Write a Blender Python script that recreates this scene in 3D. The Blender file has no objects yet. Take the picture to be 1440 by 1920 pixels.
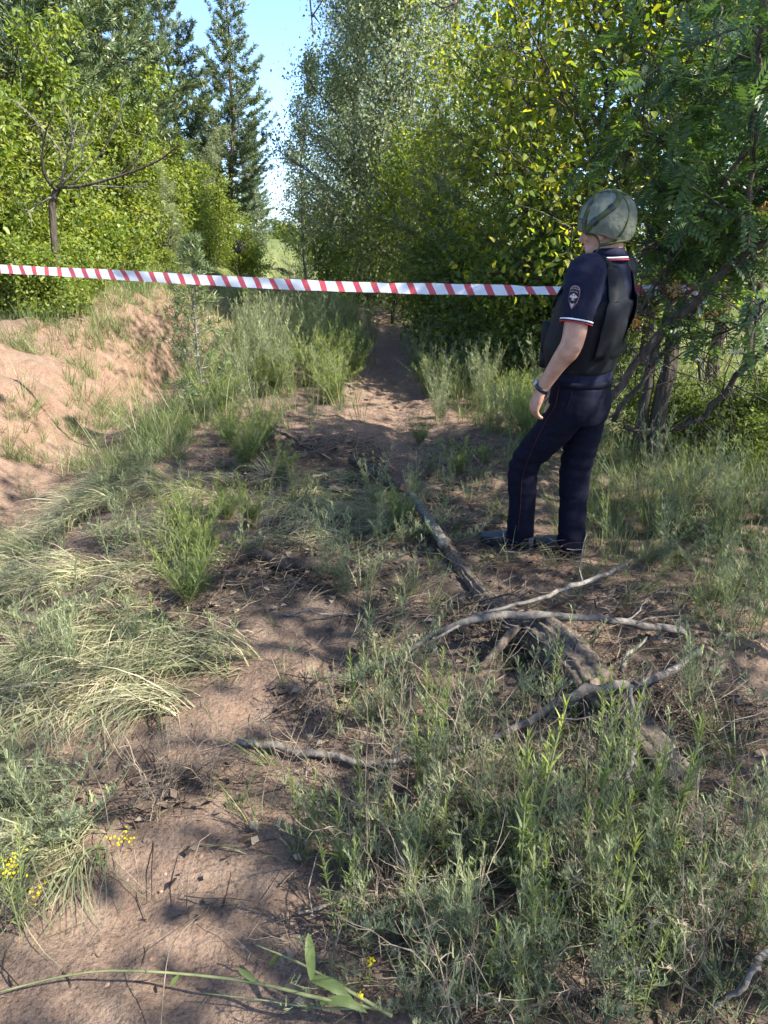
import bpy, bmesh, math, random
import numpy as np
from mathutils import Vector, Matrix
from mathutils.bvhtree import BVHTree

R = math.radians
SC = bpy.context.scene
COL = SC.collection

# ------------------------------------------------------------------ camera
CH = 1.62                      # phone held at eye height
PITCH = R(19.9)
FP = 1440.0                    # focal length in photo pixels (1440 x 1920)
cam_d = bpy.data.cameras.new('camera')
cam_d.sensor_fit = 'VERTICAL'
cam_d.sensor_height = 32.0
cam_d.lens = 32.0 * FP / 1920.0
cam_d.clip_start = 0.05
cam_d.clip_end = 3000
cam = bpy.data.objects.new('camera', cam_d)
cam.location = (0, 0, CH)
cam.rotation_euler = (math.pi / 2 - PITCH, 0, 0)
COL.objects.link(cam)
SC.camera = cam

# ------------------------------------------------------------------ light
SUN_EL, SUN_AZ = R(45), R(116)          # azimuth clockwise from +Y
world = bpy.data.worlds.new('World')
SC.world = world
world.use_nodes = True
wn = world.node_tree
sky = wn.nodes.new('ShaderNodeTexSky')
sky.sky_type = 'NISHITA'
sky.sun_disc = False
sky.sun_elevation = SUN_EL
sky.sun_rotation = SUN_AZ
sky.air_density = 0.6
sky.dust_density = 0.9
sky.ozone_density = 4.5
wn.links.new(sky.outputs[0], wn.nodes['Background'].inputs[0])
wn.nodes['Background'].inputs[1].default_value = 0.125
sun_d = bpy.data.lights.new('sun', 'SUN')
sun_d.energy = 4.1
sun_d.angle = R(0.53)
sun_d.color = (1.0, 0.95, 0.86)
sun = bpy.data.objects.new('sun', sun_d)
SV = Vector((math.cos(SUN_EL) * math.sin(SUN_AZ), math.cos(SUN_EL) * math.cos(SUN_AZ), math.sin(SUN_EL)))
sun.rotation_euler = SV.to_track_quat('Z', 'Y').to_euler()
sun.location = (8, -2, 9)
COL.objects.link(sun)
SC.view_settings.view_transform = 'Standard'
SC.view_settings.look = 'None'
SC.view_settings.gamma = 1
SC.view_settings.exposure = 2.05
SC.view_settings.use_curve_mapping = False
SC.render.engine = 'CYCLES'
SC.cycles.use_denoising = True
SC.cycles.max_bounces = 7
SC.cycles.diffuse_bounces = 4
SC.cycles.glossy_bounces = 2
SC.cycles.transmission_bounces = 6
SC.cycles.use_adaptive_sampling = True
SC.cycles.adaptive_threshold = 0.025
SC.cycles.transparent_max_bounces = 4

# ------------------------------------------------------------------ noise, terrain, pixels
def _hash(ix, iy, s):
    h = np.sin(ix * 127.1 + iy * 311.7 + s * 74.7) * 43758.5453
    return h - np.floor(h)

def vnoise(x, y, s=0.0):
    ix, iy = np.floor(x), np.floor(y)
    fx, fy = x - ix, y - iy
    fx = fx * fx * (3 - 2 * fx); fy = fy * fy * (3 - 2 * fy)
    a, b = _hash(ix, iy, s), _hash(ix + 1, iy, s)
    c, d = _hash(ix, iy + 1, s), _hash(ix + 1, iy + 1, s)
    return (a + (b - a) * fx) * (1 - fy) + (c + (d - c) * fx) * fy - 0.5

def fbm(x, y, s=0.0, o=4, g=0.5):
    z, a = 0, 1.0
    for i in range(o):
        z = z + a * vnoise(x, y, s + i * 3.1)
        x, y, a = x * 2.03 + 5.1, y * 2.03 - 3.7, a * g
    return z

def sst(a, b, x):
    t = np.clip((x - a) / (b - a), 0, 1)
    return t * t * (3 - 2 * t)

def gully_x(y):
    return -2.72 - 0.05 * (y - 7) + 0.22 * np.sin(y * 0.55 + 0.6)

def path_x(y):
    return 0.22 - 0.03 * (y - 6) - 0.0035 * np.maximum(y - 14, 0) ** 2

def h(x, y, fine=True):
    x = np.asarray(x, float); y = np.asarray(y, float)
    s = gully_x(y) - x
    near = sst(2.0, 5.0, y) * (1 - 0.6 * sst(20, 35, y))
    z = -0.34 * np.exp(-((s) / 0.55) ** 2) * near
    z = z - 0.10 * sst(-1.6, -2.6, x) * (1 - sst(9, 13, y))
    wid = 1.45 - 0.75 * np.exp(-((y - 13.2) / 2.6) ** 2)
    wob = 0.42 * fbm(x * 0.9, y * 0.9, 3.0, 3)
    z = z + 0.56 * sst(0.15, 0.15 + wid, s + wob) * sst(1.0, 4.0, y)
    cut = np.exp(-((y - 12.3) / 2.3) ** 2)
    z = z + 0.30 * cut * sst(0.30, 0.52, s + wob * .8) - 0.10 * cut * np.exp(-((s - .25) / .2) ** 2)
    z = z + 0.16 * fbm(x * 0.8, y * 4.5, 33.0, 3) * sst(.2, .5, s) * (1 - sst(1.3, 2.0, s)) * sst(3, 5, y)
    z = z + np.minimum(0.10 * np.maximum(s - 1.2, 0), 0.9)
    z = z + 0.17 * np.exp(-((x + 1.15) / 0.8) ** 2 - ((y - 10.5) / 2.6) ** 2)
    z = z + 0.12 * sst(1.6, 4.0, x)
    px = path_x(y)
    z = z - 0.07 * np.exp(-((x - px) / 0.36) ** 2) * sst(4.5, 6.5, y)
    z = z + 0.0075 * np.clip(y - 18, 0, 70)
    z = z + 0.10 * fbm(x * 0.55, y * 0.55, 1.0, 2)
    if fine:
        z = z + 0.050 * fbm(x * 2.2, y * 2.2, 7.0, 3)
        k = 1 - sst(10, 20, np.hypot(x, y))
        z = z + k * 0.026 * fbm(x * 9, y * 9, 11.0, 4, .6) + k * 0.02 * np.maximum(0, fbm(x * 4, y * 4, 61.0, 2) - .15)
        rip = np.sin(y * 17 + 5 * fbm(x * 1.3, y * 1.3, 21.0, 2) * 2)
        z = z + k * 0.010 * rip * np.exp(-((x - px) / 0.4) ** 2) * sst(5.5, 7, y)
    return z
Z00 = float(h(0, 0))

def hs(x, y):
    return float(h(x, y))

CP, SP = math.cos(PITCH), math.sin(PITCH)
def ray(u, v):
    a, b = (u - 720) / FP, (960 - v) / FP
    return np.array([a, CP + b * SP, -SP + b * CP])
CAM = np.array([0, 0, CH])

def at(u, v, y):
    """point on the ray of photo pixel (u,v) that lies at world distance y"""
    d = ray(u, v)
    return CAM + d * (y / d[1])

_gc = {}
def G(u, v):
    """where the ray of photo pixel (u,v) meets the ground"""
    key = (round(u, 1), round(v, 1))
    if key in _gc: return _gc[key].copy()
    d = ray(u, v)
    t = np.concatenate([np.arange(.8, 8, .05), np.geomspace(8, 120, 160)])
    p = CAM + d * t[:, None]
    g = p[:, 2] - h(p[:, 0], p[:, 1], False)
    k = int(np.argmax(g < 0)) if (g < 0).any() else len(t) - 1
    f = g[k - 1] / (g[k - 1] - g[k] + 1e-9) if k > 0 else 0
    q = p[k - 1] + (p[k] - p[k - 1]) * f
    q[2] = hs(q[0], q[1])
    _gc[key] = q
    return q.copy()

def X(u, y, z=1.5):
    return (u - 720) / FP * (y * CP + (CH - z) * SP)

# ------------------------------------------------------------------ mesh helpers
class Buf:
    def __init__(s):
        s.v = []; s.f = {3: [], 4: []}; s.a = {3: [], 4: []}; s.n = 0
    def add(s, v, f, var=0.5):
        v = np.asarray(v, float).reshape(-1, 3); f = np.asarray(f, np.int64)
        k = f.shape[1]
        s.v.append(v); s.f[k].append(f + s.n)
        s.a[k].append(np.broadcast_to(np.asarray(var, float), (len(f),)))
        s.n += len(v)
    def arrays(s):
        V = np.concatenate(s.v) if s.v else np.zeros((0, 3))
        out = {}
        for k in (3, 4):
            out[k] = (np.concatenate(s.f[k]), np.concatenate(s.a[k])) if s.f[k] else (np.zeros((0, k), np.int64), np.zeros(0))
        return V, out
    def mesh(s, name, smooth=False):
        V, o = s.arrays()
        me = bpy.data.meshes.new(name)
        me.vertices.add(len(V)); me.vertices.foreach_set('co', V.astype(np.float32).ravel())
        f3, a3 = o[3]; f4, a4 = o[4]
        loops = np.concatenate([f3.ravel(), f4.ravel()]).astype(np.int32)
        st = np.concatenate([np.arange(len(f3)) * 3, len(f3) * 3 + np.arange(len(f4)) * 4]).astype(np.int32)
        me.loops.add(len(loops)); me.loops.foreach_set('vertex_index', loops)
        me.polygons.add(len(st)); me.polygons.foreach_set('loop_start', st)
        if smooth:
            me.polygons.foreach_set('use_smooth', np.ones(len(st), bool))
        at_ = me.attributes.new('var', 'FLOAT', 'FACE')
        at_.data.foreach_set('value', np.concatenate([a3, a4]).astype(np.float32))
        me.update(calc_edges=True)
        return me
    def build(s, name, mat, parent=None, smooth=False, off=None):
        if off is not None:
            s.v = [v - np.asarray(off) for v in s.v]
        return link(name, s.mesh(name, smooth), mat, parent)
    def inst(s, proto, pos, mats, var=None):
        """bake copies of proto: pos (N,3), mats (N,3,3)"""
        V, o = proto
        N = len(pos)
        W = np.einsum('nij,vj->nvi', mats, V) + pos[:, None, :]
        base = s.n
        s.v.append(W.reshape(-1, 3)); s.n += N * len(V)
        for k in (3, 4):
            f, a = o[k]
            if len(f):
                s.f[k].append((f[None] + (np.arange(N) * len(V))[:, None, None] + base).reshape(-1, k))
                aa = np.broadcast_to(a, (N, len(a)))
                if var is not None:
                    aa = np.clip(aa + np.asarray(var)[:, None], 0, 1)
                s.a[k].append(aa.ravel())

def link(name, me, mat, parent=None):
    o = bpy.data.objects.new(name, me)
    COL.objects.link(o)
    if mat is not None:
        me.materials.append(mat)
    if parent is not None:
        o.parent = parent
    return o

def tag(o, label=None, cat=None, group=None, kind=None):
    if label: o['label'] = label
    if cat: o['category'] = cat
    if group: o['group'] = group
    if kind: o['kind'] = kind
    return o

def empty(name, loc=(0, 0, 0), rz=0.0):
    o = bpy.data.objects.new(name, None)
    o.location = loc; o.rotation_euler = (0, 0, rz); o.empty_display_size = 0.1
    COL.objects.link(o)
    return o

def dup(root, loc, rz=0.0, sc=1.0, label=None):
    r = root.copy(); COL.objects.link(r)
    r.location = loc; r.rotation_euler = (0, 0, rz)
    r.scale = sc if isinstance(sc, tuple) else (sc, sc, sc)
    if label: r['label'] = label
    for ch in root.children:
        c = ch.copy(); COL.objects.link(c); c.parent = r
        for g in ch.children:
            d = g.copy(); COL.objects.link(d); d.parent = c
    return r

def unit(v):
    v = np.asarray(v, float)
    return v / (np.linalg.norm(v, axis=-1, keepdims=True) + 1e-12)

def frames(P):
    T = np.gradient(P, axis=0); T = unit(T)
    n = np.cross(T[0], [0.31, 0.17, 0.93])
    if np.linalg.norm(n) < 1e-3: n = np.cross(T[0], [1, 0, 0])
    N = [unit(n)]
    for i in range(1, len(P)):
        m = N[-1] - T[i] * np.dot(N[-1], T[i]); N.append(unit(m))
    N = np.array(N)
    return T, N, np.cross(T, N)

def tube(buf, P, rad, sides=6, var=0.5, cap=True, rough=0.0, rng=None):
    P = np.asarray(P, float); n = len(P)
    rad = np.broadcast_to(np.asarray(rad, float), (n,))
    T, N, B = frames(P)
    th = np.arange(sides) * 2 * math.pi / sides
    rr = rad[:, None] * np.ones((1, sides))
    if rough and rng is not None:
        rr = rr * (1 + rough * (rng.random((n, sides)) - 0.5))
    V = P[:, None] + rr[..., None] * (np.cos(th)[None, :, None] * N[:, None] + np.sin(th)[None, :, None] * B[:, None])
    V = V.reshape(-1, 3)
    i = np.arange(n - 1)[:, None] * sides; j = np.arange(sides)[None]; k = (j + 1) % sides
    q = np.stack([i + j, i + k, i + sides + k, i + sides + j], -1).reshape(-1, 4)
    if cap:
        V = np.vstack([V, P[0] - T[0] * rad[0] * 0.3, P[-1] + T[-1] * rad[-1] * 0.3])
        j = np.arange(sides); k = (j + 1) % sides
        c0, c1 = n * sides, n * sides + 1
        t = np.vstack([np.stack([np.full(sides, c0), k, j], -1), np.stack([np.full(sides, c1), (n - 1) * sides + j, (n - 1) * sides + k], -1)])
        base = buf.n
        buf.add(V, q, var)
        buf.f[3].append(t + base); buf.a[3].append(np.full(len(t), float(np.mean(var))))
    else:
        buf.add(V, q, var)

def ellipsoid(buf, c, ax, nu=16, nv=10, var=0.5):
    """ax: 3 row vectors (already scaled by the radii)"""
    ax = np.asarray(ax, float)
    th = np.linspace(0, math.pi, nv + 1)[1:-1]; ph = np.arange(nu) * 2 * math.pi / nu
    d = np.stack([np.sin(th)[:, None] * np.cos(ph), np.sin(th)[:, None] * np.sin(ph), np.cos(th)[:, None] * np.ones(nu)], -1).reshape(-1, 3)
    d = np.vstack([d, [0, 0, 1], [0, 0, -1]])
    V = np.asarray(c) + d @ ax
    m = nv - 1
    i = np.arange(m - 1)[:, None] * nu; j = np.arange(nu)[None]; k = (j + 1) % nu
    q = np.stack([i + j, i + nu + j, i + nu + k, i + k], -1).reshape(-1, 4)
    j = np.arange(nu); k = (j + 1) % nu
    t = np.vstack([np.stack([np.full(nu, m * nu), j, k], -1), np.stack([np.full(nu, m * nu + 1), (m - 1) * nu + k, (m - 1) * nu + j], -1)])
    base = buf.n
    buf.add(V, q, var)
    buf.f[3].append(t + base); buf.a[3].append(np.full(len(t), var))

def spline(pts, n):
    """Catmull-Rom through pts"""
    p = np.asarray(pts, float); m = len(p)
    if m == 2:
        return p[0] + (p[1] - p[0]) * np.linspace(0, 1, n)[:, None]
    q = np.vstack([2 * p[0] - p[1], p, 2 * p[-1] - p[-2]])
    t = np.linspace(0, m - 1 - 1e-9, n); i = t.astype(int); f = (t - i)[:, None]
    a, b, c, d = q[i], q[i + 1], q[i + 2], q[i + 3]
    return 0.5 * (2 * b + (c - a) * f + (2 * a - 5 * b + 4 * c - d) * f ** 2 + (3 * b - a - 3 * c + d) * f ** 3)

def leaf_quads(buf, rng, pos, axis, size, w=0.32, upb=0.6, fold=0.1, var=None, oval=False):
    pos = np.asarray(pos); N = len(pos)
    if N == 0: return
    a = unit(axis)
    n = rng.normal(size=(N, 3)) * 0.6; n[:, 2] += upb
    n = n - a * np.sum(n * a, 1, keepdims=True); n = unit(n)
    b = np.cross(n, a)
    s = np.broadcast_to(size, (N,))[:, None]
    vv = rng.random(N) if var is None else np.broadcast_to(var, (N,))
    if oval:                       # two halves folded along the midrib, drooping tip
        ww = s * w * rng.uniform(0.75, 1.15, (N, 1)); dr = n * s * fold * rng.uniform(0.2, 2.0, (N, 1))
        V = np.stack([pos, pos + a * s * 0.26 + b * ww * 0.92 + n * s * fold, pos + a * s * 0.62 + b * ww * 0.72 + n * s * fold * 0.6, pos + a * s - dr,
                      pos + a * s * 0.62 - b * ww * 0.72 + n * s * fold * 0.6, pos + a * s * 0.26 - b * ww * 0.92 + n * s * fold], 1)
        q = (np.array([[0, 1, 2, 3], [0, 3, 4, 5]])[None] + (np.arange(N) * 6)[:, None, None]).reshape(-1, 4)
        buf.add(V.reshape(-1, 3), q, np.repeat(vv, 2))
        return
    V = np.stack([pos, pos + a * s * 0.42 + b * s * w + n * s * fold, pos + a * s - n * s * fold * 0.6, pos + a * s * 0.42 - b * s * w + n * s * fold], 1)
    q = np.arange(N * 4).reshape(N, 4)
    buf.add(V.reshape(-1, 3), q, vv)

def blades(buf, rng, p, az, L, w, e0, e1, nseg=3, var=None, ground=False, lift=0.006, bend=0.0):
    """ribbons: start elevation e0, end elevation e1, heading az"""
    p = np.asarray(p, float); N = len(p)
    if N == 0: return
    L = np.broadcast_to(L, (N,)); w = np.broadcast_to(w, (N,)); e0 = np.broadcast_to(e0, (N,)); e1 = np.broadcast_to(e1, (N,))
    bend = np.broadcast_to(bend, (N,))
    side0 = az + math.pi / 2 + rng.normal(0, 0.5, N)
    pts = [p]
    for k in range(nseg):
        f = (k + 0.5) / nseg
        e = e0 + (e1 - e0) * f; a = az + bend * f
        d = np.stack([np.cos(e) * np.cos(a), np.cos(e) * np.sin(a), np.sin(e)], 1)
        q = pts[-1] + d * (L / nseg)[:, None]
        pts.append(q)
    if ground:
        for k in range(1, nseg + 1):
            q = pts[k]; q[:, 2] = np.maximum(q[:, 2], h(q[:, 0], q[:, 1]) + lift)
    sd = np.stack([np.cos(side0), np.sin(side0), rng.normal(0, 0.25, N)], 1)
    V = []
    for k in range(nseg + 1):
        f = k / nseg
        ww = (w * (1 - f ** 1.6 * 0.92) * 0.5)[:, None]
        V += [pts[k] - sd * ww, pts[k] + sd * ww]
    V = np.stack(V, 1)
    m = 2 * (nseg + 1)
    q = np.array([[2 * k, 2 * k + 1, 2 * k + 3, 2 * k + 2] for k in range(nseg)])
    F = (q[None] + (np.arange(N) * m)[:, None, None]).reshape(-1, 4)
    vv = rng.random(N) if var is None else np.broadcast_to(var, (N,))
    buf.add(V.reshape(-1, 3), F, np.repeat(vv, nseg))

def sticks(buf, rng, p, az, L, r, e=0.05, nseg=3, ground=True, var=None):
    """thin three-sided twigs lying about"""
    N = len(p); pts = [np.asarray(p, float)]
    a = az.copy()
    for k in range(nseg):
        a = a + rng.normal(0, 0.28, N)
        ee = e * rng.normal(0.4, 1, N)
        d = np.stack([np.cos(ee) * np.cos(a), np.cos(ee) * np.sin(a), np.sin(ee)], 1)
        q = pts[-1] + d * (L / nseg)[:, None]
        if ground:
            q[:, 2] = np.maximum(q[:, 2], h(q[:, 0], q[:, 1]) + r)
        pts.append(q)
    V = []
    for k in range(nseg + 1):
        rr = (r * (1 - 0.6 * k / nseg))[:, None]
        sd = np.stack([-np.sin(a), np.cos(a), np.zeros(N)], 1)
        V += [pts[k] + sd * rr, pts[k] - sd * rr, pts[k] + np.array([0, 0, 1.3]) * rr]
    V = np.stack(V, 1); m = 3 * (nseg + 1)
    q = []
    for k in range(nseg):
        for j in range(3):
            jj = (j + 1) % 3
            q.append([3 * k + j, 3 * k + jj, 3 * k + 3 + jj, 3 * k + 3 + j])
    F = (np.array(q)[None] + (np.arange(N) * m)[:, None, None]).reshape(-1, 4)
    vv = rng.random(N) if var is None else var
    buf.add(V.reshape(-1, 3), F, np.repeat(vv, len(q)))

# ------------------------------------------------------------------ materials
def nodes(name):
    m = bpy.data.materials.new(name); m.use_nodes = True
    nt = m.node_tree
    return m, nt, nt.nodes['Principled BSDF'], nt.nodes['Material Output']

def ramp(nt, stops):
    r = nt.nodes.new('ShaderNodeValToRGB')
    el = r.color_ramp.elements
    while len(el) > 1: el.remove(el[0])
    el[0].position = stops[0][0]; el[0].color = (*stops[0][1], 1)
    for p, c in stops[1:]:
        e = el.new(p); e.color = (*c, 1)
    return r

def leafmat(name, stops, tr, tmix=0.35, rough=0.45, spec=0.35, clump=0.5):
    m, nt, bs, out = nodes(name)
    at_ = nt.nodes.new('ShaderNodeAttribute'); at_.attribute_name = 'var'
    tc = nt.nodes.new('ShaderNodeNewGeometry')
    nz = nt.nodes.new('ShaderNodeTexNoise'); nz.inputs['Scale'].default_value = 1.1; nz.inputs['Detail'].default_value = 2
    nt.links.new(tc.outputs['Position'], nz.inputs['Vector'])
    mx = nt.nodes.new('ShaderNodeMath'); mx.operation = 'MULTIPLY_ADD'
    mx.inputs[1].default_value = clump; nt.links.new(nz.outputs['Fac'], mx.inputs[0])
    sub = nt.nodes.new('ShaderNodeMath'); sub.operation = 'SUBTRACT'; sub.inputs[1].default_value = clump * 0.5
    nt.links.new(at_.outputs['Fac'], sub.inputs[0]); nt.links.new(sub.outputs[0], mx.inputs[2])
    r = ramp(nt, stops); nt.links.new(mx.outputs[0], r.inputs[0])
    nt.links.new(r.outputs[0], bs.inputs['Base Color'])
    bs.inputs['Roughness'].default_value = rough
    bs.inputs['Specular IOR Level'].default_value = spec
    t = nt.nodes.new('ShaderNodeBsdfTranslucent')
    mc = nt.nodes.new('ShaderNodeMix'); mc.data_type = 'RGBA'; mc.blend_type = 'MULTIPLY'
    mc.inputs[0].default_value = 1.0
    nt.links.new(r.outputs[0], mc.inputs[6]); mc.inputs[7].default_value = (*tr, 1)
    nt.links.new(mc.outputs[2], t.inputs['Color'])
    ms = nt.nodes.new('ShaderNodeMixShader'); ms.inputs[0].default_value = tmix
    nt.links.new(bs.outputs[0], ms.inputs[1]); nt.links.new(t.outputs[0], ms.inputs[2])
    nt.links.new(ms.outputs[0], out.inputs['Surface'])
    return m

def surfmat(name, c1, c2, scale=20, rough=0.8, spec=0.3, bump=0.3, stretch=None, coords='Object', dist=0.01, detail=5):
    m, nt, bs, out = nodes(name)
    tc = nt.nodes.new('ShaderNodeTexCoord')
    mp = nt.nodes.new('ShaderNodeMapping')
    if stretch: mp.inputs['Scale'].default_value = stretch
    nt.links.new(tc.outputs[coords], mp.inputs[0])
    nz = nt.nodes.new('ShaderNodeTexNoise'); nz.inputs['Scale'].default_value = scale; nz.inputs['Detail'].default_value = detail
    nt.links.new(mp.outputs[0], nz.inputs['Vector'])
    r = ramp(nt, [(0.3, c1), (0.7, c2)]); nt.links.new(nz.outputs['Fac'], r.inputs[0])
    nt.links.new(r.outputs[0], bs.inputs['Base Color'])
    bs.inputs['Roughness'].default_value = rough; bs.inputs['Specular IOR Level'].default_value = spec
    if bump:
        b = nt.nodes.new('ShaderNodeBump'); b.inputs['Strength'].default_value = bump; b.inputs['Distance'].default_value = dist
        nt.links.new(nz.outputs['Fac'], b.inputs['Height']); nt.links.new(b.outputs[0], bs.inputs['Normal'])
    return m

YG = (1.5, 1.5, 0.45)
M = {}
M['maple'] = leafmat('maple_leaf', [(0.0, (0.08, 0.13, 0.022)), (0.5, (0.15, 0.20, 0.035)), (0.85, (0.22, 0.26, 0.05)), (1.0, (0.28, 0.29, 0.08))], (1.9, 1.8, 0.7), 0.48)
M['maple_yellow'] = leafmat('yellowing_maple_leaf', [(0.0, (0.08, 0.13, 0.022)), (0.5, (0.15, 0.20, 0.035)), (0.85, (0.26, 0.27, 0.045)), (1.0, (0.33, 0.30, 0.05))], (1.9, 1.8, 0.6), 0.6, clump=0.35)
M['birch'] = leafmat('birch_leaf', [(0.0, (0.11, 0.14, 0.07)), (0.5, (0.21, 0.24, 0.135)), (0.85, (0.32, 0.35, 0.22)), (1.0, (0.42, 0.45, 0.32))], (1.5, 1.55, 0.85), 0.46, 0.5, 0.25)
M['dark_leaf'] = leafmat('shrub_leaf', [(0.0, (0.06, 0.095, 0.028)), (0.6, (0.11, 0.155, 0.04)), (1.0, (0.19, 0.225, 0.055))], (1.9, 1.8, 0.6), 0.5)
M['rowan'] = leafmat('rowan_leaf', [(0.0, (0.038, 0.075, 0.035)), (0.6, (0.065, 0.115, 0.042)), (1.0, (0.12, 0.18, 0.04))], (1.9, 1.9, 0.6), 0.42, 0.4, 0.4)
M['pine'] = leafmat('pine_needle', [(0.0, (0.055, 0.09, 0.04)), (0.5, (0.105, 0.145, 0.06)), (1.0, (0.20, 0.23, 0.09))], (1.2, 1.2, 0.6), 0.2, 0.4, 0.4)
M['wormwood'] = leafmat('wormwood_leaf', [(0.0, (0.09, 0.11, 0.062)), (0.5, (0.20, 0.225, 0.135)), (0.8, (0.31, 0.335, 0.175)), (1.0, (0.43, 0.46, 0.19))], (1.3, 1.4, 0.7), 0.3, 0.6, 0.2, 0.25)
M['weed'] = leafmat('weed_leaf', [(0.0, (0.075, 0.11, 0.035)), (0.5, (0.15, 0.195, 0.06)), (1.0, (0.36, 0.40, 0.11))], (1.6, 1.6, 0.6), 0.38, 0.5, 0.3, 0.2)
M['grass'] = leafmat('grass_blade', [(0.0, (0.07, 0.10, 0.03)), (0.4, (0.13, 0.18, 0.06)), (0.75, (0.22, 0.24, 0.10)), (1.0, (0.36, 0.32, 0.18))], (1.4, 1.4, 0.6), 0.3, 0.5, 0.3, 0.4)
M['laid'] = leafmat('flattened_grass_blade', [(0.0, (0.10, 0.12, 0.06)), (0.35, (0.20, 0.215, 0.11)), (0.7, (0.33, 0.31, 0.18)), (1.0, (0.48, 0.41, 0.27))], (1.2, 1.2, 0.7), 0.25, 0.5, 0.3, 0.4)
M['litter'] = leafmat('dry_litter', [(0.0, (0.045, 0.035, 0.028)), (0.5, (0.10, 0.075, 0.055)), (0.85, (0.20, 0.155, 0.115)), (1.0, (0.30, 0.25, 0.19))], (1, 1, 1), 0.1, 0.8, 0.15, 0.4)
M['bark_dark'] = surfmat('dark_bark', (0.035, 0.028, 0.022), (0.10, 0.08, 0.062), 30, 0.9, 0.2, 0.9, (1, 1, 0.25), dist=0.02)
M['bark_pine'] = surfmat('pine_bark', (0.06, 0.045, 0.035), (0.17, 0.12, 0.085), 25, 0.9, 0.2, 0.8, (1, 1, 0.3), dist=0.02)
M['bark_grey'] = surfmat('grey_bark', (0.10, 0.09, 0.08), (0.24, 0.22, 0.19), 25, 0.85, 0.2, 0.6, (1, 1, 0.35), dist=0.01)
M['dead_wood'] = surfmat('weathered_dead_wood', (0.06, 0.052, 0.044), (0.23, 0.205, 0.17), 45, 0.85, 0.2, 0.8, (1, 1, 0.6), dist=0.006)
M['branch_bark'] = surfmat('grey_brown_branch_bark', (0.05, 0.044, 0.038), (0.17, 0.15, 0.13), 40, 0.85, 0.2, 0.8, (1, 1, 0.5), dist=0.006)
M['log_bark'] = surfmat('ridged_log_bark', (0.045, 0.036, 0.028), (0.17, 0.135, 0.10), 60, 0.9, 0.2, 0.7, None, dist=0.006)

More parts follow.
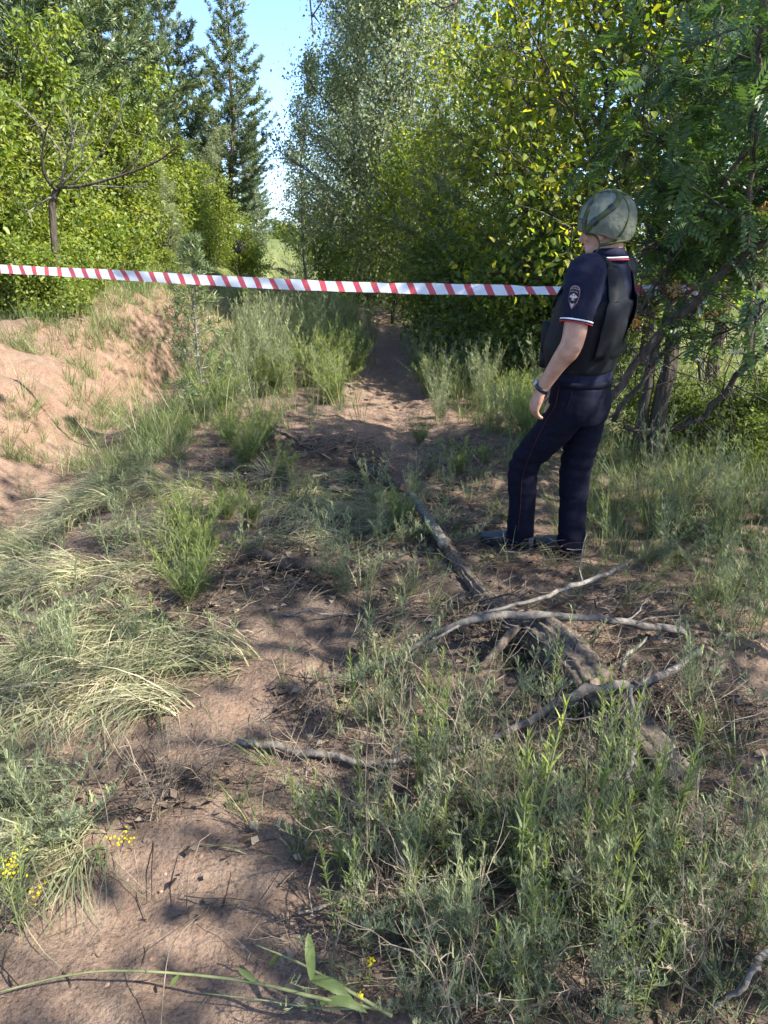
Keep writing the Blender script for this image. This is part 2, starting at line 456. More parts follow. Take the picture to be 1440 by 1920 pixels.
# ground
def ground_mat():
    m, nt, bs, out = nodes('sandy_loam')
    L = nt.links.new
    geo = nt.nodes.new('ShaderNodeNewGeometry')
    def noise(sc, det=6, rough=0.6):
        n = nt.nodes.new('ShaderNodeTexNoise'); n.inputs['Scale'].default_value = sc; n.inputs['Detail'].default_value = det
        n.inputs['Roughness'].default_value = rough
        L(geo.outputs['Position'], n.inputs['Vector']); return n
    def mixc(f, a, b):
        x = nt.nodes.new('ShaderNodeMix'); x.data_type = 'RGBA'
        L(f, x.inputs[0])
        for s, i in ((a, 6), (b, 7)):
            if isinstance(s, tuple): x.inputs[i].default_value = (*s, 1)
            else: L(s, x.inputs[i])
        return x.outputs[2]
    n1, n2, n3 = noise(0.9, 5), noise(7, 8, 0.7), noise(90, 3)
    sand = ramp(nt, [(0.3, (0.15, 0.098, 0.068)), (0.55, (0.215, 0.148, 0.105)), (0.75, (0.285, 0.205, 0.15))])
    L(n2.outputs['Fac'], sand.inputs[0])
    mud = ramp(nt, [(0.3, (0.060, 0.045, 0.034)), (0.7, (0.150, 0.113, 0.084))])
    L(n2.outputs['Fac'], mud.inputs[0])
    a = nt.nodes.new('ShaderNodeAttribute'); a.attribute_name = 'soil'
    ad = nt.nodes.new('ShaderNodeMath'); ad.operation = 'ADD'; L(a.outputs['Fac'], ad.inputs[0])
    nn = nt.nodes.new('ShaderNodeMath'); nn.operation = 'MULTIPLY_ADD'; L(n1.outputs['Fac'], nn.inputs[0]); nn.inputs[1].default_value = 1.5; nn.inputs[2].default_value = -0.75
    L(nn.outputs[0], ad.inputs[1])
    n4 = nt.nodes.new('ShaderNodeMath'); n4.operation = 'MULTIPLY_ADD'; L(n2.outputs['Fac'], n4.inputs[0]); n4.inputs[1].default_value = 1.0; n4.inputs[2].default_value = -0.5
    ad2 = nt.nodes.new('ShaderNodeMath'); ad2.operation = 'ADD'; ad2.use_clamp = True
    L(ad.outputs[0], ad2.inputs[0]); L(n4.outputs[0], ad2.inputs[1])
    c = mixc(ad2.outputs[0], sand.outputs[0], mud.outputs[0])
    nz_ = nt.nodes.new('ShaderNodeSeparateXYZ'); L(geo.outputs['True Normal'], nz_.inputs[0])
    mr = nt.nodes.new('ShaderNodeMapRange'); L(nz_.outputs[2], mr.inputs[0]); mr.inputs[1].default_value = .88; mr.inputs[2].default_value = .62; mr.inputs[3].default_value = 0; mr.inputs[4].default_value = .6
    sub = ramp(nt, [(0.35, (0.17, 0.10, 0.066)), (0.65, (0.27, 0.17, 0.115))]); L(n2.outputs['Fac'], sub.inputs[0])
    c = mixc(mr.outputs[0], c, sub.outputs[0])
    g = nt.nodes.new('ShaderNodeAttribute'); g.attribute_name = 'green'
    gr = ramp(nt, [(0.35, (0.05, 0.07, 0.02)), (0.65, (0.16, 0.19, 0.055))]); L(n2.outputs['Fac'], gr.inputs[0])
    c = mixc(g.outputs['Fac'], c, gr.outputs[0])
    sp = ramp(nt, [(0.3, (0.42, 0.42, 0.42)), (0.5, (0.95, 0.95, 0.95)), (0.72, (1.2, 1.17, 1.14))]); L(n3.outputs['Fac'], sp.inputs[0])
    mm = nt.nodes.new('ShaderNodeMix'); mm.data_type = 'RGBA'; mm.blend_type = 'MULTIPLY'; mm.inputs[0].default_value = 0.8
    L(c, mm.inputs[6]); L(sp.outputs[0], mm.inputs[7])
    L(mm.outputs[2], bs.inputs['Base Color'])
    bs.inputs['Roughness'].default_value = 0.92; bs.inputs['Specular IOR Level'].default_value = 0.2
    b1 = nt.nodes.new('ShaderNodeBump'); b1.inputs['Strength'].default_value = 0.5; b1.inputs['Distance'].default_value = 0.006; L(n3.outputs['Fac'], b1.inputs['Height'])
    n5 = noise(26, 6, 0.65)
    b2 = nt.nodes.new('ShaderNodeBump'); b2.inputs['Strength'].default_value = 0.9; b2.inputs['Distance'].default_value = 0.03
    L(n5.outputs['Fac'], b2.inputs['Height']); L(b1.outputs[0], b2.inputs['Normal'])
    L(b2.outputs[0], bs.inputs['Normal'])
    return m
M['ground'] = ground_mat()

def axis_pts(a, b, step, lo, hi, growth):
    mid = list(np.arange(a, b + 1e-6, step))
    s, x, right = step, mid[-1], []
    while x < hi: s *= growth; x += s; right.append(x)
    s, x, left = step, mid[0], []
    while x > lo: s *= growth; x -= s; left.append(x)
    return np.array(left[::-1] + mid + right)

def patches(lst, x, y):
    """soft union of elliptical patches given by photo pixels (u, v, ru, rv, strength)"""
    d = np.zeros_like(np.asarray(x, float))
    for (u, v, ru, rv, s) in lst:
        c = G(u, v); r1 = G(u + ru, v); r2 = G(u, v - rv); r3 = G(u, v + rv)
        rx = abs(r1[0] - c[0]) + 0.02; ry = abs(r2[1] - r3[1]) * 0.5 + 0.02
        q = ((x - c[0] - 0.0) / rx) ** 2 + ((y - c[1]) / ry) ** 2
        d = np.maximum(d, s * np.clip(1.35 - q, 0, 1))
    return d

MUD = [(560, 870, 220, 70, 1), (560, 1060, 240, 100, 1), (780, 1130, 220, 130, 1), (1180, 1330, 300, 130, .9), (1000, 1600, 500, 330, .75), (300, 1490, 150, 70, .6), (200, 1100, 260, 160, .45), (1330, 1480, 200, 110, .7), (860, 1000, 120, 80, .7), (1150, 950, 250, 110, .7), (1300, 900, 200, 120, .8), (640, 1320, 160, 70, .6), (520, 760, 120, 50, .4), (880, 740, 120, 90, .6)]

def build_ground():
    xs = axis_pts(-4.2, 3.6, 0.03, -900, 900, 1.11)
    ys = axis_pts(0.7, 6.5, 0.026, -60, 1600, 1.028)
    XX, YY = np.meshgrid(xs, ys)
    ZZ = h(XX, YY)
    nx, ny = len(xs), len(ys)
    V = np.stack([XX, YY, ZZ], -1).reshape(-1, 3)
    i = (np.arange(ny - 1)[:, None] * nx + np.arange(nx - 1)[None]).ravel()
    q = np.stack([i, i + 1, i + nx + 1, i + nx], -1)
    b = Buf(); b.add(V, q)
    me = b.mesh('ground', True)
    x, y = V[:, 0], V[:, 1]
    soil = np.maximum(patches(MUD, x, y), 0.30 * (1 - sst(5, 8, y)))
    s = gully_x(y) - x
    bank = sst(-0.5, 0.1, s) * (1 - sst(1.7, 2.6, s))
    soil = soil * (1 - 0.9 * bank)
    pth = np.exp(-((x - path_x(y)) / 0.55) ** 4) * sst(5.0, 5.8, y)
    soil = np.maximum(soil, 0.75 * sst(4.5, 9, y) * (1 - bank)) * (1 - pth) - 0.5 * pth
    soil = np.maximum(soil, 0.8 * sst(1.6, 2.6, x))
    green = sst(2.2, 3.2, s) * 0.8 + sst(1.5, 2.4, x) * sst(4.6, 6, y) * 0.9 + sst(17, 22, y) * 0.9
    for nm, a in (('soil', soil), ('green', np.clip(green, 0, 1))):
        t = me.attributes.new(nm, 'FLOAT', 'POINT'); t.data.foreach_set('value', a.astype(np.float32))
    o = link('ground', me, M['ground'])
    tag(o, 'reddish sandy ground with a muddy track and an eroded bank', None, None, 'structure')
    return o
build_ground()

# ------------------------------------------------------------------ trees
UP = np.array([0, 0, 1.0])

def decid(seed, H, spread, n1=16, n2=7, k=26, leaf=0.07, lw=0.32, r0=0.05, start=0.15, up=0.55, stems=1, fan=0.25, droop=0.3, sig=0.16, prof=None, upb=0.6, sub=0.5):
    rng = np.random.default_rng(seed)
    wood, lf = Buf(), Buf()
    P, A, S = [], [], []
    for st in range(stems):
        az0 = rng.random() * 6.28 + st * 6.28 / stems
        tilt = fan * (0.4 + rng.random()) if stems > 1 else fan * 0.25
        n = 10
        hh = H * (1 if st == 0 else rng.uniform(0.65, 0.98))
        t = np.linspace(0, 1, n)
        wob = np.cumsum(rng.normal(0, 0.02 * hh, (n, 2)), 0) * t[:, None]
        tr = np.stack([np.cos(az0) * tilt * hh * t ** 1.2 + wob[:, 0], np.sin(az0) * tilt * hh * t ** 1.2 + wob[:, 1], hh * t - 0.15], 1)
        rs = r0 * (1 if stems == 1 else 0.7)
        tube(wood, tr, rs * (1 - 0.9 * t) + 0.004, 7, 0.5, rough=0.15, rng=rng)
        for i in range(n1):
            f = start + (1 - start) * (i + rng.random()) / n1
            f = min(f, 0.985)
            c = np.array([np.interp(f, t, tr[:, d]) for d in range(3)])
            az = i * 2.4 + rng.normal(0, 0.35) + az0
            pf = prof(f) if prof else (0.35 + 0.65 * math.sin(min(1, (f - start) / (1 - start) * 1.15 + 0.18) * math.pi))
            L = spread * pf * rng.uniform(0.7, 1.2)
            d = unit(np.array([math.cos(az), math.sin(az), up + 0.5 * f + rng.normal(0, 0.12)]))
            m = 5; tt = np.linspace(0, 1, m)
            lb = c + d * L * tt[:, None] + UP * (-0.12 * L * tt[:, None] ** 2) + np.cumsum(rng.normal(0, 0.035 * L, (m, 3)), 0) * tt[:, None]
            rl = rs * (1 - 0.85 * f) * 0.5
            tube(wood, lb, rl * (1 - 0.8 * tt) + 0.003, 5, 0.5, cap=False)
            for j in range(n2):
                g = 0.2 + 0.8 * (j + rng.random()) / n2
                p = np.array([np.interp(g, tt, lb[:, q]) for q in range(3)])
                d2 = unit(d * 0.6 + rng.normal(0, 0.55, 3) + UP * 0.1)
                l2 = L * sub * (1.1 - 0.5 * g) * rng.uniform(0.6, 1.2) + 0.08
                m2 = 4; t2 = np.linspace(0, 1, m2)
                sb = p + d2 * l2 * t2[:, None] - UP * (droop * 0.5 * l2 * t2[:, None] ** 2) + np.cumsum(rng.normal(0, 0.05 * l2, (m2, 3)), 0) * t2[:, None]
                tube(wood, sb, (rl * 0.35 + 0.0015) * (1 - 0.7 * t2), 3, 0.5, cap=False)
                kk = max(4, int(k * rng.uniform(0.6, 1.4)))
                u_ = 0.15 + 0.85 * rng.random(kk) ** 0.8
                pp = np.stack([np.interp(u_, t2, sb[:, q]) for q in range(3)], 1) + rng.normal(0, sig * min(1, 0.35 + l2), (kk, 3))
                P.append(pp)
                ax = rng.normal(0, 0.7, (kk, 3)) + d2 * 0.5; ax[:, 2] -= droop
                A.append(ax); S.append(leaf * rng.uniform(0.4, 1.45, kk))
    P, A, S = np.concatenate(P), np.concatenate(A), np.concatenate(S)
    P[:, 2] = np.maximum(P[:, 2], 0.05)
    leaf_quads(lf, rng, P, A, S, lw, upb, oval=leaf > .063)
    return wood, lf

def pine(seed, H, spread, nw=20, start=0.12, tuft=9, nl=0.085, nwid=0.0065, r0=0.09, prof=None, per=5, upb=0.12):
    rng = np.random.default_rng(seed)
    wood, lf = Buf(), Buf()
    n = 12; t = np.linspace(0, 1, n)
    wob = np.cumsum(rng.normal(0, 0.008 * H, (n, 2)), 0)
    tr = np.stack([wob[:, 0], wob[:, 1], H * t - 0.1], 1)
    tube(wood, tr, r0 * (1 - 0.93 * t) + 0.004, 8, 0.5, rough=0.15, rng=rng)
    TP, TD, TS = [], [], []
    for i in range(nw):
        f = start + (0.99 - start) * ((i + 0.3 * rng.random()) / nw) ** 0.95
        c = np.array([np.interp(f, t, tr[:, d]) for d in range(3)])
        g = (f - start) / (1 - start)
        pf = prof(g) if prof else (1 - g) ** 0.75 * (0.55 + 0.45 * min(1, g * 4)) + 0.05
        for j in range(per):
            az = (j + rng.normal(0, 0.16)) * 6.283 / per + i * 0.7
            L = spread * pf * rng.uniform(0.6, 1.2)
            el = upb + 0.5 * g + rng.normal(0, 0.1)
            d = np.array([math.cos(az) * math.cos(el), math.sin(az) * math.cos(el), math.sin(el)])
            m = 5; tt = np.linspace(0, 1, m)
            lb = c + d * L * tt[:, None] + UP * (0.16 * L * tt[:, None] ** 2.5 - 0.08 * L * np.sin(tt * 3.1)[:, None]) + np.cumsum(rng.normal(0, 0.03 * L, (m, 3)), 0) * tt[:, None]
            tube(wood, lb, (r0 * 0.22 * (1 - f) + 0.004) * (1 - 0.75 * tt), 4, 0.5, cap=False)
            ns = max(4, int(L / 0.075))
            for s in range(ns):
                q = 0.28 + 0.72 * (s + rng.random()) / ns
                p = np.array([np.interp(q, tt, lb[:, z]) for z in range(3)])
                side = rng.choice([-1, 1])
                lat = np.array([-math.sin(az), math.cos(az), 0]) * side
                l2 = rng.uniform(0.05, 0.32) * L * (1.25 - q) + 0.03
                dd = unit(d * 0.7 + lat * rng.uniform(0.3, 1.1) + UP * rng.uniform(0.0, 0.45))
                for w in (0.35, 0.7, 1.0):
                    if w < 1 and l2 < 0.13: continue
                    TP.append(p + dd * l2 * w); TD.append(unit(dd + UP * 0.25)); TS.append(rng.uniform(0.75, 1.2))
            TP.append(lb[-1]); TD.append(unit(d + UP * 0.4)); TS.append(1.1)
    TP, TD, TS = np.array(TP), np.array(TD), np.array(TS)
    N = len(TP)
    P = np.repeat(TP, tuft, 0) + rng.normal(0, 0.018, (N * tuft, 3))
    D = unit(np.repeat(TD, tuft, 0) * 0.75 + rng.normal(0, 0.55, (N * tuft, 3)))
    S = np.repeat(TS, tuft) * nl * rng.uniform(0.7, 1.2, N * tuft)
    var = np.clip(np.repeat(rng.random(N), tuft) * 0.7 + rng.random(N * tuft) * 0.3, 0, 1)
    leaf_quads(lf, rng, P, D, S, nwid / nl * 0.5 * 1.6, 0.3, 0.0, var)
    return wood, lf

PROTO = {}
def proto(key, wl, bark, leafm):
    wood, lf = wl
    PROTO[key] = (wood.mesh(key + '_trunk', True), lf.mesh(key + '_crown'))
    PROTO[key][0].materials.append(M[bark]); PROTO[key][1].materials.append(M[leafm])

def plant_tree(name, key, x, y, sc, rz, label, cat='tree', group=None, dz=0.0):
    e = empty(name, (x, y, hs(x, y) + dz), rz)
    e.scale = sc if isinstance(sc, tuple) else (sc, sc, sc)
    w, l = PROTO[key]
    a = bpy.data.objects.new('trunk', w); COL.objects.link(a); a.parent = e
    b = bpy.data.objects.new('crown', l); COL.objects.link(b); b.parent = e
    tag(e, label, cat, group)
    return e

flat = lambda f: 0.75 + 0.25 * math.sin(f * 3.1)
col_ = lambda f: max(0.12, 0.9 * (1 - f) ** 0.6)
proto('bush1', decid(1, 3.0, 1.15, 14, 8, 34, 0.066, 0.30, 0.03, 0.06, 0.7, stems=4, fan=0.28, sig=0.14), 'bark_dark', 'maple')
proto('bush2', decid(2, 2.8, 1.1, 14, 8, 34, 0.066, 0.30, 0.03, 0.05, 0.6, stems=4, fan=0.32, sig=0.14), 'bark_dark', 'maple')
proto('lowbush', decid(3, 1.1, 0.7, 9, 6, 26, 0.055, 0.32, 0.015, 0.04, 0.6, stems=5, fan=0.5, sig=0.10), 'bark_dark', 'maple')
proto('maple1', decid(4, 6.0, 1.9, 21, 9, 28, 0.08, 0.34, 0.07, 0.12, 0.65, stems=2, fan=0.14, sig=0.2, prof=flat), 'bark_dark', 'maple_yellow')
proto('maple2', decid(5, 5.4, 1.8, 17, 8, 26, 0.08, 0.34, 0.06, 0.10, 0.55, stems=3, fan=0.2, sig=0.2, prof=flat), 'bark_dark', 'maple')
proto('maple3', decid(15, 6.2, 2.0, 16, 8, 20, 0.09, 0.34, 0.07, 0.48, 0.5, stems=2, fan=0.14, sig=0.2, prof=flat), 'bark_dark', 'maple')
proto('shade1', decid(16, 6.4, 2.1, 15, 6, 9, 0.10, 0.34, 0.07, 0.3, 0.6, stems=2, fan=0.16, sig=0.2, prof=flat), 'bark_dark', 'maple')
proto('birch1', decid(6, 10.0, 2.3, 46, 12, 60, 0.062, 0.36, 0.10, 0.08, 0.8, stems=1, droop=0.9, sig=0.22, prof=lambda f: 0.95 * (1 - f) ** 0.7 + 0.12, sub=0.55), 'bark_grey', 'birch')
proto('birch2', decid(7, 9.0, 2.0, 32, 11, 52, 0.06, 0.36, 0.08, 0.08, 0.9, stems=2, fan=0.13, droop=0.9, sig=0.2, prof=lambda f: 0.95 * (1 - f) ** 0.7 + 0.12, sub=0.55), 'bark_grey', 'birch')
proto('birch3', decid(8, 6.5, 1.2, 32, 9, 40, 0.06, 0.36, 0.05, 0.15, 0.9, stems=1, droop=0.7, sig=0.17, prof=col_), 'bark_grey', 'birch')
proto('shrub1', decid(9, 2.2, 1.1, 12, 7, 24, 0.075, 0.32, 0.02, 0.04, 0.5, stems=4, fan=0.35, sig=0.14), 'bark_dark', 'dark_leaf')
proto('shrub2', decid(10, 3.4, 1.3, 13, 7, 20, 0.08, 0.32, 0.03, 0.05, 0.6, stems=3, fan=0.22, sig=0.17), 'bark_dark', 'dark_leaf')
proto('pine1', pine(11, 9.5, 1.75, 30, 0.2, 12, 0.14, 0.015, 0.10), 'bark_pine', 'pine')
proto('pine2', pine(12, 9.0, 2.0, 28, 0.10, 12, 0.14, 0.015, 0.10), 'bark_pine', 'pine')
proto('pine3', pine(13, 6.0, 1.6, 18, 0.2, 9, 0.11, 0.010, 0.07), 'bark_pine', 'pine')
proto('spruce', pine(14, 8.0, 1.4, 30, 0.03, 12, 0.11, 0.014, 0.08, upb=-0.1), 'bark_pine', 'pine')

def T(name, key, u, y, sc, rz, label, cat='tree', group=None):
    x = X(u, y)
    return plant_tree(name, key, x, y, sc, rz, label, cat, group)

# left side: pines on the skyline
T('pine_tree', 'pine1', 432, 27, 0.92, 0.3, 'tall slender pine standing against blue sky beside the gap')
T('pine_tree', 'pine2', 352, 28, 1.06, 1.9, 'pine behind the slender one, its thin top leaning on the sky')
T('pine_tree', 'pine1', 292, 25, 1.12, 4.0, 'dark pine rising out of the top edge left of the skyline pair')
T('pine_tree', 'pine2', 232, 22, 1.16, 2.6, 'broad pine behind the bare forked trunk, top cut by the frame')
T('pine_tree', 'pine1', 165, 19, 1.2, 5.2, 'bushy pine above the green thicket, second from the left edge')
T('pine_tree', 'pine2', 40, 14, 1.05, 0.9, 'nearest pine with long soft needles in the top left corner')
T('pine_tree', 'pine2', -90, 13, 1.0, 3.9, 'pine at the left edge, mostly outside the picture')
T('pine_tree', 'spruce', 455, 34, 0.85, 1.1, 'dense conifer right of the slender pine, low beside the gap')
T('pine_tree', 'spruce', 478, 44, 0.8, 2.3, 'shaded narrow conifer closing the left side of the clearing')
T('pine_tree', 'spruce', 480, 62, 0.95, 4.0, 'tall narrow conifer closing the clearing behind the others')
T('pine_tree', 'pine3', 497, 54, 0.7, 4.0, 'small sunlit conifer at the far end of the clearing')
T('pine_tree', 'spruce', 400, 31, 0.80, 5.0, 'dark conifer filling the space below the slender pine')
# left thicket
def yb(u, d=5.2):
    """distance at which the line of sight u has moved d metres to the left: behind the bank crest"""
    return d * FP / ((720 - u) * CP)
B = [('bush1', 20, 5.4, 1.22, .2, 'bright green maple thicket at the left edge above the bank'),
     ('bush2', 100, 5.6, 1.15, 1.4, 'bright green leafy bush wrapped round the bare forked trunk'),
     ('bush1', 185, 5.4, 1.1, 2.8, 'bright green leafy bush right of the bare forked trunk'),
     ('bush2', 262, 5.4, 1.15, 4.1, 'tall sunlit bush in the middle of the left thicket'),
     ('bush1', 330, 5.3, 1.05, 5.3, 'rounded sunlit bush over the steepest part of the bank'),
     ('bush2', 385, 5.2, 1.0, .8, 'sunlit bush at the right end of the left thicket'),
     ('bush2', 60, 7.4, 1.4, 3.3, 'tall green bush between the left edge and the pines'),
     ('bush1', 150, 7.2, 1.4, 0.1, 'tall green bush at the back of the left thicket under the pines'),
     ('bush2', 408, 6.0, 1.15, 2.0, 'shaded green bush below the slender pine'),
     ('bush1', 235, 7.0, 1.35, 1.7, 'bush with pale upright shoots under the dark pines'),
     ('bush1', -70, 5.6, 1.2, 5.0, 'bright green bush cut off by the left edge')]
for k_, u, d, s, rz, lab in B:
    T('maple_bush', k_, u, yb(u, d), s, rz, lab, 'bush')
T('willow_bush', 'birch2', 318, yb(318, 4.7), 0.28, 1.0, 'silvery green willow bush low in front of the left thicket', 'bush')
T('willow_bush', 'birch2', 368, yb(368, 5.6), 0.42, 3.0, 'silvery leaved bush rising between green bushes below the pines', 'bush')
for i, (u, d, s, lab) in enumerate([(-20, 5.0, .7, 'low bright green bush on the bank at the left edge'), (45, 5.0, .7, 'low leafy bush on the bank crest under the tape start'), (120, 5.1, .65, 'low leafy bush on the bank crest below the bare trunk'),
                                     (205, 4.8, .75, 'low bush spilling over the crest of the bare bank'), (290, 4.9, .7, 'low bush on the crest above the steep red scarp'), (440, 4.6, 1.2, 'pale grassy bush beside the far end of the track'), (250, 5.0, .8, 'low bush on the crest left of the willow')]):
    T('low_bush', 'lowbush', u, yb(u, d), s, i * 1.3, lab, 'bush')

for (u, y, s, lab) in [(88, 10.2, .75, 'leafy bush hiding the foot of the bare forked trunk'), (140, 11.0, .8, 'leafy bush just right of the bare trunk foot'), (40, 10.2, .85, 'leafy bush just left of the bare trunk foot'), (200, 12.4, 1.1, 'leafy bush on the crest under the long bare branch')]:
    T('low_bush', 'lowbush', u, y, s, u * .1, lab, 'bush')
# right side
T('birch_tree', 'birch3', 572, 25, (1.0, 1.0, 1.0), 0.4, 'slender birch right of the sky gap, lower than its neighbour')
T('birch_tree', 'birch1', 668, 20, 1.0, 2.0, 'tall silvery birch right of the sky gap, top cut off')
T('birch_tree', 'birch2', 760, 17.5, 1.1, 4.4, 'tall silvery birch in the middle of the right grove')
T('birch_tree', 'birch1', 850, 18.5, 1.0, 5.4, 'silvery birch behind the yellowing maple')
T('birch_tree', 'birch2', 640, 26, 1.0, 1.2, 'birch half hidden between the slender and the tall birch')
T('birch_tree', 'birch1', 980, 21, 1.05, 0.2, 'dark topped birch rising behind the yellow crown')
T('pine_tree', 'pine3', 925, 11.5, 0.80, 1.2, 'bluish pine standing between the birches and the yellow maple')
T('pine_tree', 'pine3', 830, 13.0, 0.62, 2.2, 'low spreading pine over the track where it turns dark')
T('pine_tree', 'pine3', 1200, 8.4, 0.85, 0.6, 'dark pine directly behind the helmeted man')
T('pine_tree', 'pine3', 1390, 8.2, 0.95, 4.6, 'pine with grey green needles at the upper right')
T('maple_tree', 'maple1', 1085, 8.6, 0.92, 0.3, 'yellow green maple with reddish leaf tips above the man')
T('maple_tree', 'maple1', 1005, 10.6, 0.80, 2.7, 'yellowing maple left of the man, sun shining through it')
T('maple_tree', 'maple2', 1200, 9.8, 1.0, 1.5, 'green maple behind the man and the rowan')
T('maple_tree', 'maple3', 1330, 11.0, 1.0, 3.9, 'green maple between the rowan and the sunny meadow')
T('maple_tree', 'maple1', 860, 14.0, 0.70, 4.2, 'small yellow maple glowing in front of the birches')
T('maple_tree', 'maple3', 1440, 9.4, 1.0, 5.5, 'green maple at the right edge of the grove')
S_ = [('shrub2', 735, 15.5, 1.0, .3, 'dark shrub left of the shaded end of the track'), ('shrub2', 690, 20, 1.1, 1.3, 'dark shrub with bare lower stems below the birches'),
      ('shrub2', 800, 16.5, 1.0, 2.3, 'dark shrub at the back of the shaded track'), ('shrub1', 860, 12.5, .95, 3.1, 'dark shrub right of the track behind tall weeds'),
      ('shrub1', 985, 9.4, .95, 5.2, 'green shrub touching the tape left of the man'),
      ('shrub1', 1060, 8.8, .8, .9, 'green shrub hidden behind the man'), ('shrub1', 880, 10.8, .75, 2.0, 'low shaded shrub behind the tape over the weeds'),
      ('shrub1', 640, 24, 1.0, 2.9, 'shaded shrub on the right of the far clearing')]
for k_, u, y, s, rz, lab in S_:
    T('shrub', k_, u, y, s, rz, lab, 'bush')
for (u, y, s, lab) in [(1350, 5.7, .26, 'small leafy shrub right of the rowan foot'), (1440, 5.5, .34, 'leafy shrub cut off by the right edge'), (1240, 6.0, .28, 'small shrub at the foot of the rowan')]:
    T('shrub', 'shrub1', u, y, s, u * .1, lab, 'bush')
T('far_bush', 'bush2', 578, 42, 0.85, 2.0, 'yellow green bush at the far end of the clearing', 'bush')
T('far_bush', 'lowbush', 545, 62, 1.5, 1.0, 'rounded far bush right under the sky gap', 'bush')
T('far_bush', 'bush1', 592, 60, 1.3, 3.0, 'far green bush right of the gap bottom', 'bush')
T('far_bush', 'lowbush', 470, 27, 1.2, 2.0, 'low green bush at the left edge of the far clearing', 'bush')
T('far_bush', 'lowbush', 520, 70, 1.5, 4.0, 'far bush left of the gap bottom', 'bush')
T('far_bush', 'shrub1', 610, 34, 1.1, 0.6, 'dark bush on the right bank of the far track', 'bush')
# trees just outside the frame on the sunny side: they shade the foreground
for (x, y, k_, s, rz, lab) in [(4.2, 0.9, 'shade1', 1.12, 0.2, 'maple outside the right edge, nearest the viewer'), (4.5, 3.0, 'shade1', 1.15, 2.1, 'maple outside the right edge, second from the viewer'),
                               (5.6, -0.8, 'shade1', 1.25, 3.7, 'maple behind the viewer on the right'), (6.8, 5.2, 'shade1', 0.85, 4.9, 'maple outside the right edge beside the rowan'),
                               (6.8, 2.0, 'shade1', 1.25, 0.9, 'maple far outside the right edge')]:
    plant_tree('maple_tree', k_, x, y, s, rz, lab, 'tree')

# bare forked trunk in the left thicket
def dead_tree():
    rng = np.random.default_rng(50)
    y0 = 10.6
    w = Buf(); base = at(97, 452, y0); base[2] = hs(base[0], base[1])
    e = empty('dead_tree', base)
    trunk = spline([base - [0, 0, .1], at(98, 410, y0), at(103, 365, y0), at(112, 350, y0)], 8)
    tube(w, trunk, np.linspace(0.05, 0.04, 8), 8, rough=0.2, rng=rng)
    w.build('trunk', M['bark_dark'], e, True, base)
    arms = [([(108, 352), (160, 348), (240, 325), (300, 300), (335, 270)], .024), ([(106, 356), (90, 340), (78, 310), (85, 250), (100, 215)], .022),
            ([(112, 350), (125, 300), (135, 250), (120, 200)], .016), ([(130, 350), (180, 300), (215, 240), (230, 190)], .012), ([(112, 350), (150, 305), (160, 260), (190, 200)], .014),
            ([(95, 370), (70, 385), (50, 400)], .014), ([(160, 348), (220, 350), (280, 352)], .01), ([(118, 340), (110, 280), (60, 220), (30, 190)], .012), ([(240, 325), (262, 290), (275, 250)], .007)]
    for a, r in arms:
        b = Buf(); n = 10
        pts = [at(u, v, y0 - 0.15 * k_ + rng.normal(0, .06)) for k_, (u, v) in enumerate(a)]
        P = spline(pts, n)
        tube(b, P, np.linspace(r, r * .25, n), 5)
        for _ in range(12):
            i = rng.integers(2, n - 1); d = unit(rng.normal(0, 1, 3) + unit(P[i] - P[i - 1]) * 1.3 + UP * .3)
            l = rng.uniform(.12, .4); q = P[i] + d * l * np.linspace(0, 1, 4)[:, None] + np.cumsum(rng.normal(0, .02, (4, 3)), 0)
            tube(b, q, np.linspace(r * .3, .0015, 4), 3, cap=False)
        b.build('branch', M['bark_grey'] if r < .02 else M['bark_dark'], e, True, base)
    tag(e, 'bare forked dead trunk with dark spreading branches in the green thicket', 'tree')
dead_tree()
def snag():
    rng = np.random.default_rng(51); y0 = 22
    base = G(452, 476); base = np.array([X(452, y0), y0, hs(X(452, y0), y0)])
    b = Buf()
    for k_ in range(9):
        a = [(448 + rng.normal(0, 4), 474), (450 + rng.normal(0, 8), 462), (455 + rng.normal(0, 14), 450 - rng.random() * 16)]
        P = spline([at(u, v, y0 + rng.normal(0, .1)) for u, v in a], 6)
        tube(b, P, np.linspace(.03, .008, 6), 5)
    o = b.build('dead_snag', M['dead_wood'], None, True, base); o.location = base
    tag(o, 'pale bleached dead branches at the foot of the far left trees', 'dead wood')
snag()

